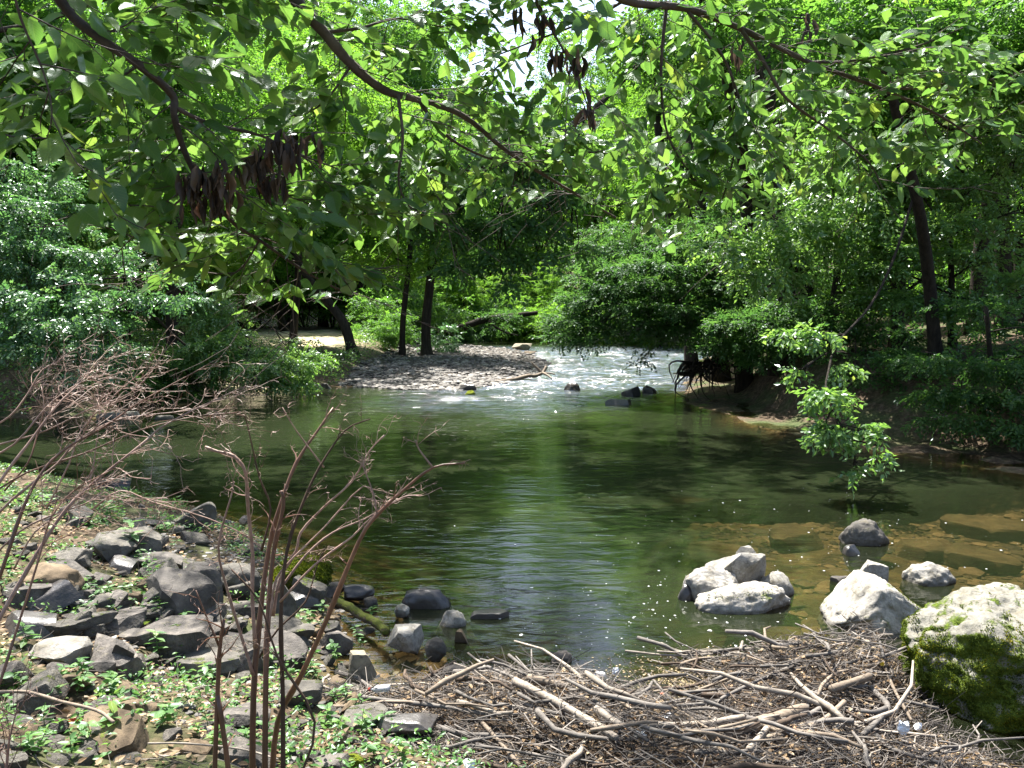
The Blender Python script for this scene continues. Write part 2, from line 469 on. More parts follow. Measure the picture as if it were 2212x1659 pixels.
def poly_sd(poly, X, Y):
    """signed distance, positive inside"""
    A = poly
    B = np.roll(poly, -1, axis=0)
    d2 = np.full(X.shape, 1e18)
    ins = np.zeros(X.shape, bool)
    for (ax, ay), (bx, by) in zip(A, B):
        ex, ey = bx - ax, by - ay
        t = np.clip(((X - ax) * ex + (Y - ay) * ey) / (ex * ex + ey * ey + 1e-12), 0, 1)
        d2 = np.minimum(d2, (X - ax - t * ex) ** 2 + (Y - ay - t * ey) ** 2)
        c = ((ay > Y) != (by > Y)) & (X < ex * (Y - ay) / (ey if abs(ey) > 1e-12 else 1e-12) + ax)
        ins ^= c
    d = np.sqrt(d2)
    return np.where(ins, d, -d)

bar_view = [(760, 838), (860, 842), (1000, 844), (1090, 830), (1175, 806), (1192, 785), (1160, 765), (1090, 752), (980, 744), (900, 752), (880, 780), (800, 815)]
BAR = np.array([W(x, y)[:2] for x, y in bar_view])
dam_view = [(690, 1500), (820, 1478), (960, 1452), (1100, 1442), (1240, 1452), (1330, 1478), (1480, 1500), (1560, 1455), (1470, 1412), (1700, 1398), (1850, 1398), (1950, 1400), (1990, 1460), (2010, 1560), (2200, 1640)]
DAM = np.array([W(x, y, 0.08)[:2] for x, y in dam_view] + [[3.4, 4.2], [2.0, 3.9], [0.6, 4.4], [-0.25, 5.0], [-0.9, 5.6]])

def height(X, Y):
    X = np.asarray(X, float); Y = np.asarray(Y, float)
    wob = 0.22 * np.sin(X * 1.3 + Y * 0.7) * np.sin(Y * 0.9 - X * 0.4) * sstep(4, 14, Y)
    s = poly_sd(SH, X, Y) + wob
    dd = -s                                             # distance onto the land
    w_near = sstep(14.5, 11.5, Y) * sstep(7.0, 4.5, X - 0.0)
    w_right = (1 - w_near) * sstep(0, 1, X - (3.4 + 0.09 * np.maximum(Y - 20, 0)))
    w_right = np.where(Y > 60, 0, w_right)
    w_left = 1 - w_near - w_right
    P3 = np.stack([X, Y, 0 * X], -1)
    near = 0.30 * dd + 0.03 * np.sin(dd * 5) 
    near = np.minimum(near, 1.0 + 0.13 * dd)
    near = np.minimum(near, 1.75)
    left = 0.12 * np.minimum(dd, 1.2) + 0.75 * sstep(1.0, 3.0, dd) + 0.02 * np.maximum(dd - 3, 0)
    left = np.minimum(left, 2.2)
    bar = poly_sd(BAR, X, Y)
    wb = sstep(-2.5, 0.5, bar)
    left = left * (1 - wb) + np.minimum(0.07 * dd, 0.35) * wb
    right = 0.07 * dd + 1.45 * sstep(1.6, 3.2, dd - 1.2 * np.clip((X - 8) / 8, -1, 1)) + 0.02 * np.maximum(dd - 3, 0)
    right = np.minimum(right, 2.6)
    land = w_near * near + w_left * left + w_right * right
    # the bed
    shallow = np.maximum(sstep(0.6, 2.8, X), sstep(7.6, 6.6, Y)) * sstep(15.0, 12.0, Y)
    riff = sstep(25, 30, Y)
    deep = 1.9 - 1.68 * shallow - 1.2 * riff
    slope = 0.30 - 0.20 * shallow + 0.8 * sstep(13, 15, Y)
    bed = -np.minimum(slope * s, deep) - 0.05 * sstep(0, 0.6, s)
    z = np.where(s > 0, bed, land)
    # shoal under the heap of driftwood
    dm = poly_sd(DAM, X, Y)
    heap = sstep(-0.15, 0.5, dm) * (0.10 + 0.10 * wav(P3, 1.4, 3))
    z = np.where(dm > -0.15, np.maximum(z, z * (1 - sstep(-0.15, 0.35, dm)) + sstep(-0.15, 0.35, dm) * heap), z)
    # unevenness
    rough = sstep(0.0, 0.5, np.abs(s)) * (1 - 0.6 * (s > 0))
    z = z + rough * (0.05 * wav(P3, 2.2, 5) + 0.022 * wav(P3, 7.0, 6)) + (1 - w_near) * rough * 0.10 * wav(P3, 0.5, 9) * (s < 0) * (1 - wb)
    # rising ground far away
    z = z + 0.10 * np.maximum(Y - 72, 0) * sstep(70, 95, Y) + 0.10 * np.maximum(np.abs(X) - 50, 0)
    return z

def h1(x, y):
    return float(height(np.array([x]), np.array([y]))[0])

def G(px, py, lo=2.0, hi=90.0, water=True):
    """where the ray through px, py meets the ground (or the water)"""
    ds = np.exp(np.linspace(math.log(lo), math.log(hi), 260))
    P = np.array([Q(px, py, d) for d in ds])
    hz = height(P[:, 0], P[:, 1])
    if water:
        hz = np.maximum(hz, 0)
    k = np.argmax(P[:, 2] < hz)
    if P[k, 2] >= hz[k]:
        return W(px, py, 0)
    a, b = P[k - 1], P[k]
    fa, fb = P[k - 1, 2] - hz[k - 1], P[k, 2] - hz[k]
    t = fa / (fa - fb)
    return a + (b - a) * t

def axis_grid(lo, a, b, hi, step, growth):
    mid = list(np.arange(a, b, step))
    right, s, x = [], step, b
    while x < hi:
        right.append(x); s *= growth; x += s
    right.append(hi)
    left, s, x = [], step, a
    while x > lo:
        s *= growth; x -= s
        left.append(max(x, lo))
    return np.array(left[::-1] + mid + right)

def grid_mesh(xs, ys, zf):
    X, Y = np.meshgrid(xs, ys)
    Z = zf(X, Y)
    V = np.stack([X, Y, Z], -1).reshape(-1, 3)
    nx, ny = len(xs), len(ys)
    i = np.arange(ny - 1)[:, None] * nx + np.arange(nx - 1)[None, :]
    Fc = np.stack([i, i + 1, i + nx + 1, i + nx], -1).reshape(-1, 4)
    return V, Fc, X.ravel(), Y.ravel()

gx = axis_grid(-260, -8.0, 6.0, 260, 0.07, 1.05)
gy = axis_grid(-40, 2.0, 13.0, 330, 0.07, 1.03)
V, Fc, GX, GY = grid_mesh(gx, gy, height)
s_sh = poly_sd(SH, GX, GY)
a_bar = sstep(-1.5, 0.8, poly_sd(BAR, GX, GY))
glade = np.array([W(x, y, 1.0)[:2] for x, y in [(520, 716), (700, 716), (740, 735), (720, 752), (600, 752), (540, 745)]])
a_glade = sstep(-2.5, 1.0, poly_sd(glade, GX, GY))
a_path = sstep(2.2, 0.3, np.abs(GY - 31 + 0.35 * (GX + 14))) * (GX < -8)
a_sand = np.clip(a_glade + 0.6 * a_path, 0, 1)
a_dam = sstep(-0.3, 0.3, poly_sd(DAM, GX, GY))
a_bed = sstep(-0.25, 0.15, s_sh)

m, nt, out = new_mat('ground')
tc = nd(nt, 'ShaderNodeNewGeometry')
pos = tc.outputs['Position']
def attr(nt, n): return nd(nt, 'ShaderNodeAttribute', attribute_name=n).outputs['Fac']
n_big = noise(nt, 0.9, 5, 0.6, vec=pos)
n_mid = noise(nt, 7, 6, 0.65, vec=pos)
n_fine = noise(nt, 40, 5, 0.7, vec=pos)
vor = nd(nt, 'ShaderNodeTexVoronoi', ins={'Scale': 28.0, 'Vector': pos})
soil = ramp(nt, n_mid, [(0.3, (0.03, 0.022, 0.016)), (0.5, (0.075, 0.056, 0.038)), (0.7, (0.16, 0.125, 0.09))])
soil = mixc(nt, 0.5, soil, ramp(nt, vor.outputs['Color'], [(0.0, (0.4, 0.35, 0.3)), (1.0, (1.4, 1.25, 1.1))]), 'MULTIPLY')
green = ramp(nt, n_fine, [(0.3, (0.02, 0.045, 0.012)), (0.7, (0.06, 0.10, 0.025))])
soil = mixc(nt, maprange(nt, n_big, 0.45, 0.6, 0.0, 0.65), soil, green)
vg = nd(nt, 'ShaderNodeTexVoronoi', ins={'Scale': 9.0, 'Vector': pos})
gravel = ramp(nt, vg.outputs['Color'], [(0.0, (0.05, 0.044, 0.038)), (0.5, (0.105, 0.093, 0.08)), (1.0, (0.19, 0.17, 0.15))])
gravel = mixc(nt, maprange(nt, vg.outputs['Distance'], 0.35, 0.7), gravel, (0.035, 0.03, 0.026))
sandc = ramp(nt, n_mid, [(0.3, (0.30, 0.25, 0.15)), (0.7, (0.46, 0.40, 0.27))])
sandc = mixc(nt, maprange(nt, noise(nt, 1.5, 4, 0.6, vec=pos), 0.5, 0.62, 0, 0.7), sandc, (0.10, 0.15, 0.03))
bed = ramp(nt, noise(nt, 2.6, 6, 0.65, vec=pos), [(0.3, (0.035, 0.027, 0.015)), (0.52, (0.11, 0.078, 0.036)), (0.7, (0.20, 0.145, 0.068))])
damc = ramp(nt, n_fine, [(0.3, (0.02, 0.014, 0.01)), (0.7, (0.085, 0.06, 0.04))])
col = mixc(nt, attr(nt, 'sand'), soil, sandc)
col = mixc(nt, attr(nt, 'bar'), col, gravel)
col = mixc(nt, attr(nt, 'bed'), col, bed)
col = mixc(nt, attr(nt, 'dam'), col, damc)
hh = math_(nt, 'ADD', n_mid, math_(nt, 'MULTIPLY', math_(nt, 'ADD', n_fine, vg.outputs['Distance']), 0.5))
bp = nd(nt, 'ShaderNodeBump', ins={'Strength': 0.7, 'Distance': 0.05, 'Height': hh})
pb = nd(nt, 'ShaderNodeBsdfPrincipled', ins={'Base Color': col, 'Roughness': 0.95, 'Normal': bp.outputs['Normal']})
pb.inputs['Specular IOR Level'].default_value = 0.15
nt.links.new(pb.outputs[0], out.inputs['Surface'])
M['ground'] = m
gme = make_mesh('ground', V, Fc, [m], {'sand': a_sand, 'bar': a_bar, 'bed': a_bed, 'dam': a_dam}, smooth=True)
tag(link('ground', gme), kind='structure')

# ------------------------------------------------------------------ water
def rapid(X, Y):
    """how broken the water is, 0..1"""
    c = sstep(24, 31, Y) * sstep(66, 52, Y)
    c = c * sstep(-7.5, -1.0, X + 0.02 * (Y - 30))
    tail = sstep(18, 26, Y) * sstep(70, 50, Y) * np.exp(-((X - (-1.0 + 0.15 * (Y - 20))) / 5.5) ** 2) * 0.72
    return np.clip(np.maximum(c, tail), 0, 1)

def wz(X, Y):
    P3 = np.stack([X, Y, 0 * X], -1)
    r = rapid(X, Y)
    return r * (0.035 * wav(P3 * [0.5, 1.6, 1], 2.3, 21) + 0.02 * wav(P3 * [0.6, 1.6, 1], 5.2, 22)) \
        + 0.0022 * wav(P3 * [1, 2.4, 1], 4.5, 23) + 0.001 * wav(P3 * [1, 2.0, 1], 12.0, 24)
wx = axis_grid(-60, -6, 13, 120, 0.14, 1.06)
wy = np.concatenate([np.arange(3.6, 14, 0.07), np.arange(14, 24, 0.12), np.arange(24, 52, 0.15), np.arange(52, 90, 1.0)])
V, Fc, WX, WY = grid_mesh(wx, wy, wz)
dep = np.maximum(-height(WX, WY), 0)
m, nt, out = new_mat('water')
geo = nd(nt, 'ShaderNodeNewGeometry')
pos = geo.outputs['Position']
mp = nd(nt, 'ShaderNodeMapping', ins={'Vector': pos, 'Scale': (1.5, 4.4, 1.0), 'Rotation': (0, 0, 0.10)})
n1 = noise(nt, 1.0, 2.5, 0.5, vec=mp.outputs[0], dist=0.9)
mp2 = nd(nt, 'ShaderNodeMapping', ins={'Vector': pos, 'Scale': (6.5, 17.0, 1.0), 'Rotation': (0, 0, -0.15)})
n2 = noise(nt, 1.0, 3, 0.6, vec=mp2.outputs[0], dist=0.4)
patch = maprange(nt, noise(nt, 0.35, 3, 0.5, vec=pos), 0.35, 0.65, 0.35, 1.35)
rp = attr(nt, 'rapid')
amp = math_(nt, 'MULTIPLY', patch, math_(nt, 'ADD', 0.0125, math_(nt, 'MULTIPLY', rp, 0.10)))
hgt = math_(nt, 'MULTIPLY', math_(nt, 'ADD', n1, math_(nt, 'MULTIPLY', n2, 0.22)), amp)
bp = nd(nt, 'ShaderNodeBump', ins={'Strength': 1.0, 'Distance': 1.0, 'Height': hgt})
fr = nd(nt, 'ShaderNodeFresnel', ins={'IOR': 1.33, 'Normal': bp.outputs['Normal']})
gl = nd(nt, 'ShaderNodeBsdfGlossy', ins={'Color': (1, 1, 1, 1), 'Roughness': math_(nt, 'ADD', 0.02, math_(nt, 'MULTIPLY', rp, 0.13)), 'Normal': bp.outputs['Normal']})
tp = nd(nt, 'ShaderNodeBsdfTransparent', ins={'Color': (0.86, 0.82, 0.66, 1)})
murk = nd(nt, 'ShaderNodeBsdfDiffuse', ins={'Color': (0.014, 0.0185, 0.0085, 1)})
Tt = math_(nt, 'MULTIPLY', math_(nt, 'POWER', 2.718, math_(nt, 'MULTIPLY', attr(nt, 'depth'), -2.0)), 0.96)
body = nd(nt, 'ShaderNodeMixShader', ins={0: Tt, 1: murk.outputs[0], 2: tp.outputs[0]})
surf = nd(nt, 'ShaderNodeMixShader', ins={0: math_(nt, 'ADD', fr.outputs[0], math_(nt, 'MULTIPLY', rp, 0.12), True), 1: body.outputs[0], 2: gl.outputs[0]})
mpf = nd(nt, 'ShaderNodeMapping', ins={'Vector': pos, 'Scale': (0.35, 1.5, 1.0)})
fn = noise(nt, 3.6, 9, 0.8, vec=mpf.outputs[0], dist=1.2)
ff = math_(nt, 'MULTIPLY', maprange(nt, fn, 0.49, 0.68), maprange(nt, rp, 0.35, 1.0, 0, 0.36), True)
foam = nd(nt, 'ShaderNodeBsdfDiffuse', ins={'Color': (0.40, 0.52, 0.80, 1)})  # white-water foam, with the sky's blue reflection put into its colour
fin = nd(nt, 'ShaderNodeMixShader', ins={0: ff, 1: surf.outputs[0], 2: foam.outputs[0]})
nt.links.new(fin.outputs[0], out.inputs['Surface'])
M['water'] = m
wme = make_mesh('water', V, Fc, [m], {'depth': dep, 'rapid': rapid(WX, WY)}, smooth=True)
tag(link('water', wme), kind='structure')
print('terrain', time.time() - T0)

# ------------------------------------------------------------------ rocks
def ico(level):
    bm = bmesh.new()
    bmesh.ops.create_icosphere(bm, subdivisions=level, radius=1)
    V = np.array([v.co[:] for v in bm.verts])
    Fc = np.array([[v.index for v in f.verts] for f in bm.faces])
    bm.free()
    return V, Fc
ICO = {k: ico(k) for k in (1, 2, 3, 4, 5, 6)}

def rock_shape(seed, style='block', level=4, peak=None):
    r = np.random.default_rng(seed)
    V, Fc = ICO[level]
    V = V.copy()
    if style == 'round':
        p, K, lo, hi, nz = 2.2, 5, 0.72, 0.95, 0.06
    elif style == 'slab':
        p, K, lo, hi, nz = 9.0, 9, 0.50, 0.85, 0.03
    else:
        p, K, lo, hi, nz = 5.0, 12, 0.50, 0.82, 0.04
    V = V / (np.abs(V) ** p).sum(1, keepdims=True) ** (1 / p)
    for k in range(K):
        n = nrm(r.normal(size=3) * ([1, 1, 0.6] if style != 'slab' else [1, 1, 0.25]))
        n = nrm(n / 1.0)
        o = r.uniform(lo, hi) * (np.abs(V @ n).max() * 0.92)
        d = V @ n - o
        V = V - np.where(d > 0, d, 0)[:, None] * n * 0.97
    if style == 'round':
        V = V + V * (nz * wav(V, 2.2, seed) + nz * 0.6 * wav(V, 5.0, seed + 1) + nz * 0.4 * wav(V, 12.0, seed + 2) - nz * 0.9 * np.exp(-(wav(V, 2.6, seed + 3) / 0.05) ** 2) + (nz * 0.2 * wav(V, 28.0, seed + 4) if level > 4 else 0))[:, None]
    else:
        V = V + V * (nz * 0.5 * wav(V, 1.6, seed) + nz * 0.35 * np.round(wav(V, 3.0, seed + 1) * 2) / 2 + nz * 0.25 * wav(V, 9.0, seed + 2))[:, None]
    V = (V - (V.max(0) + V.min(0)) / 2) / ((V.max(0) - V.min(0)) / 2)
    if peak is not None:
        fall = 1 - 0.82 * np.where(V[:, 0] > peak, (V[:, 0] - peak) / (1 - peak), (peak - V[:, 0]) / (1 + peak)) ** 1.15
        V[:, 2] = np.where(V[:, 2] > -0.5, (V[:, 2] + 0.5) * fall - 0.5, V[:, 2])
        V = (V - (V.max(0) + V.min(0)) / 2) / ((V.max(0) - V.min(0)) / 2)
    return V, Fc

def moss_cover(o, maskf, n, size, seed, mat='moss_tuft'):
    """raised fuzzy moss: a part of the stone"""
    me = o.data
    r_ = np.random.default_rng(seed)
    V = np.empty(len(me.vertices) * 3, np.float32); me.vertices.foreach_get('co', V); V = V.reshape(-1, 3)
    Fc = np.empty(len(me.polygons) * 3, np.int32); me.polygons.foreach_get('vertices', Fc); Fc = Fc.reshape(-1, 3)
    a, b, c = V[Fc[:, 0]], V[Fc[:, 1]], V[Fc[:, 2]]
    nn = np.cross(b - a, c - a); ar = np.linalg.norm(nn, axis=1); nn = nrm(nn)
    i = r_.choice(len(Fc), n, p=ar / ar.sum())
    u, v = r_.random((2, n)); f = u + v > 1; u[f] = 1 - u[f]; v[f] = 1 - v[f]
    P = a[i] + (b - a)[i] * u[:, None] + (c - a)[i] * v[:, None]
    N = nn[i]
    k = maskf(P, N) + r_.normal(size=n) * 0.10 > 0
    P, N = P[k], N[k]
    t = r_.normal(size=P.shape)
    A = nrm(N * 0.8 + t * 0.45)
    Vv, Ff, rn = place_leaves(LEAF2_V * [1, 1.5, 1], LEAF2_F, P - N * 0.002, A, t, size * r_.uniform(0.5, 1.3, len(P)), np.clip(0.5 + 0.35 * wav(P, 6.0, seed) + 0.2 * r_.normal(size=len(P)), 0, 1))
    q = link('moss', make_mesh('moss', Vv, Ff, [M[mat]], {'rnd': rn}), o)
    q['kind'] = 'stuff'
    return q

ROCK_SEED = [0]
def rock(name, label, cat, box, mat, style='block', df=0.75, sink=0.12, inwater=False, rot=0.0, tilt=(0, 0), level=4, seed=None, group=None, hmul=1.0, lift=0.0, peak=None):
    """a stone that the picture shows in box (x0, x1, y0, y1)"""
    ROCK_SEED[0] += 1
    seed = ROCK_SEED[0] * 7 if seed is None else seed
    x0, x1, y0, y1 = box
    g = W((x0 + x1) / 2, y1, 0) if inwater else G((x0 + x1) / 2, y1)
    d = g[1]
    w = (x1 - x0) / F * d
    dp = w * df
    hpx = (y1 - y0) / F * d
    hh = Q((x0 + x1) / 2, y0, d + dp * 0.5)[2] - g[2]
    hh = max(hh, 0.3 * hpx) * hmul
    V, Fc = rock_shape(seed, style, level, peak)
    below = hh * sink + (0.25 if inwater else 0.0)
    V = V * np.array([w / 2, dp / 2, (hh + below) / 2])
    V[:, 2] += (hh - below) / 2
    me = make_mesh(name, V, Fc, [M[mat]], smooth=True)
    if style != 'round': me.set_sharp_from_angle(angle=math.radians(24))
    o = link(name, me, loc=(g[0] * (1 + dp / 2 / d), g[1] + dp / 2, g[2] + lift))
    o.rotation_euler = (tilt[0], tilt[1], rot)
    tag(o, label, cat, group)
    return o

B = 'boulder'; ST = 'stone'
# stones standing in the river on the right
rock('heart_shaped_boulder', 'rounded grey-brown boulder with a dipped top, farthest rock standing in the pool', B, (1808, 1922, 1120, 1180), 'grey', 'round', 0.7, inwater=True, level=5, seed=31)
rock('wedge_stone', 'little dark wedge stone just in front of the dipped grey boulder', ST, (1822, 1860, 1178, 1202), 'wet', 'block', inwater=True)
rock('long_boulder', 'long pale slab with a moss line, front of the rock cluster in the pool', B, (1492, 1722, 1262, 1328), 'pale_moss', 'round', 0.42, inwater=True, level=5, rot=0.06, tilt=(0.0, -0.1), seed=12)
rock('lobed_boulder', 'bright cream lobed rock at the left end of the pool rock cluster', B, (1472, 1600, 1224, 1306), 'pale_moss', 'round', 0.7, inwater=True, level=5, seed=77)
rock('speckled_boulder', 'dark speckled upright block on top of the pool rock cluster', B, (1514, 1646, 1180, 1284), 'pale', 'block', 0.7, inwater=True, level=5, tilt=(0.1, 0.35), seed=88, lift=0.02)
rock('pointed_boulder', 'plain light grey pointed block behind the speckled one in the rock cluster', B, (1588, 1648, 1182, 1262), 'pale', 'block', 0.9, inwater=True, seed=91)
rock('flat_boulder', 'low grey flat rock at the right end of the pool rock cluster', B, (1634, 1716, 1236, 1290), 'pale', 'round', 0.8, inwater=True, seed=45)
rock('round_stone', 'small round dark stone at the left foot of the pool rock cluster', ST, (1460, 1500, 1262, 1298), 'wet', 'round', inwater=True)
rock('dome_boulder', 'large white dome rock with brown lichen and a mossy right ridge', B, (1756, 2044, 1236, 1380), 'pale_moss', 'round', 0.75, inwater=True, level=5, seed=23, rot=0.1, peak=-0.3)
rock('split_stone', 'angular split white stone right behind the large white dome rock', ST, (1842, 1926, 1216, 1270), 'pale', 'block', 0.7, inwater=True, seed=67, tilt=(0, 0.3))
rock('ledge_stone', 'thin dark ledge stone left of the split white stone', ST, (1792, 1846, 1246, 1262), 'slate', 'slab', inwater=True)
rock('white_boulder', 'low bright white rock alone to the right of the split stone', B, (1944, 2066, 1214, 1268), 'pale', 'round', 0.7, inwater=True, level=5, seed=85)
rock('mossy_boulder', 'huge boulder with green moss sides and a sunlit white top at the right edge', B, (1908, 2460, 1284, 1592), 'boulder', 'round', 0.8, level=6, inwater=True, seed=19)
BOULDER = bpy.data.objects['mossy_boulder']
moss_cover(BOULDER, lambda P, N: 0.42 * wav(P, 3.0, 71) + 0.3 * wav(P, 8.0, 72) + 0.15 * wav(P, 22.0, 73) - 1.1 * (P[:, 2] / P[:, 2].max() - 0.93) - 0.30 * np.clip(N[:, 2], 0, 1), 110000, 0.013, 5)
# sunken slabs
for bx, lb in [((2040, 2180, 1172, 1200), 'sunken rust-brown slab to the right of the dipped grey boulder'),
               ((1925, 2040, 1150, 1174), 'brown slab under water touching the dipped grey boulder'),
               ((1650, 1780, 1120, 1150), 'orange-brown slab under water left of the dipped grey boulder'),
               ((1390, 1560, 1066, 1084), 'long sunken slab at the far edge of the sunlit shallow'),
               ((2060, 2200, 1246, 1300), 'sunken tan slab beside the low bright white rock'),
               ((1640, 1790, 1330, 1390), 'orange slab under water left of the large white dome rock'),
               ((1480, 1650, 1155, 1200), 'broad brown slab under water behind the rock cluster'),
               ((1760, 1960, 1375, 1420), 'orange shelf under water at the foot of the large white dome rock'),
               ((1110, 1210, 1378, 1404), 'sunken tan slab off the driftwood heap'),
               ((2020, 2200, 1100, 1130), 'dim sunken slab nearest the shaded right bank')]:
    o = rock('sunken_stone', lb, 'rock', bx, 'sunk', 'slab', 1.1, inwater=True, group='slabs under water')
    hz = o.dimensions.z
    o.location.z -= max(v.co.z for v in o.data.vertices) + 0.085
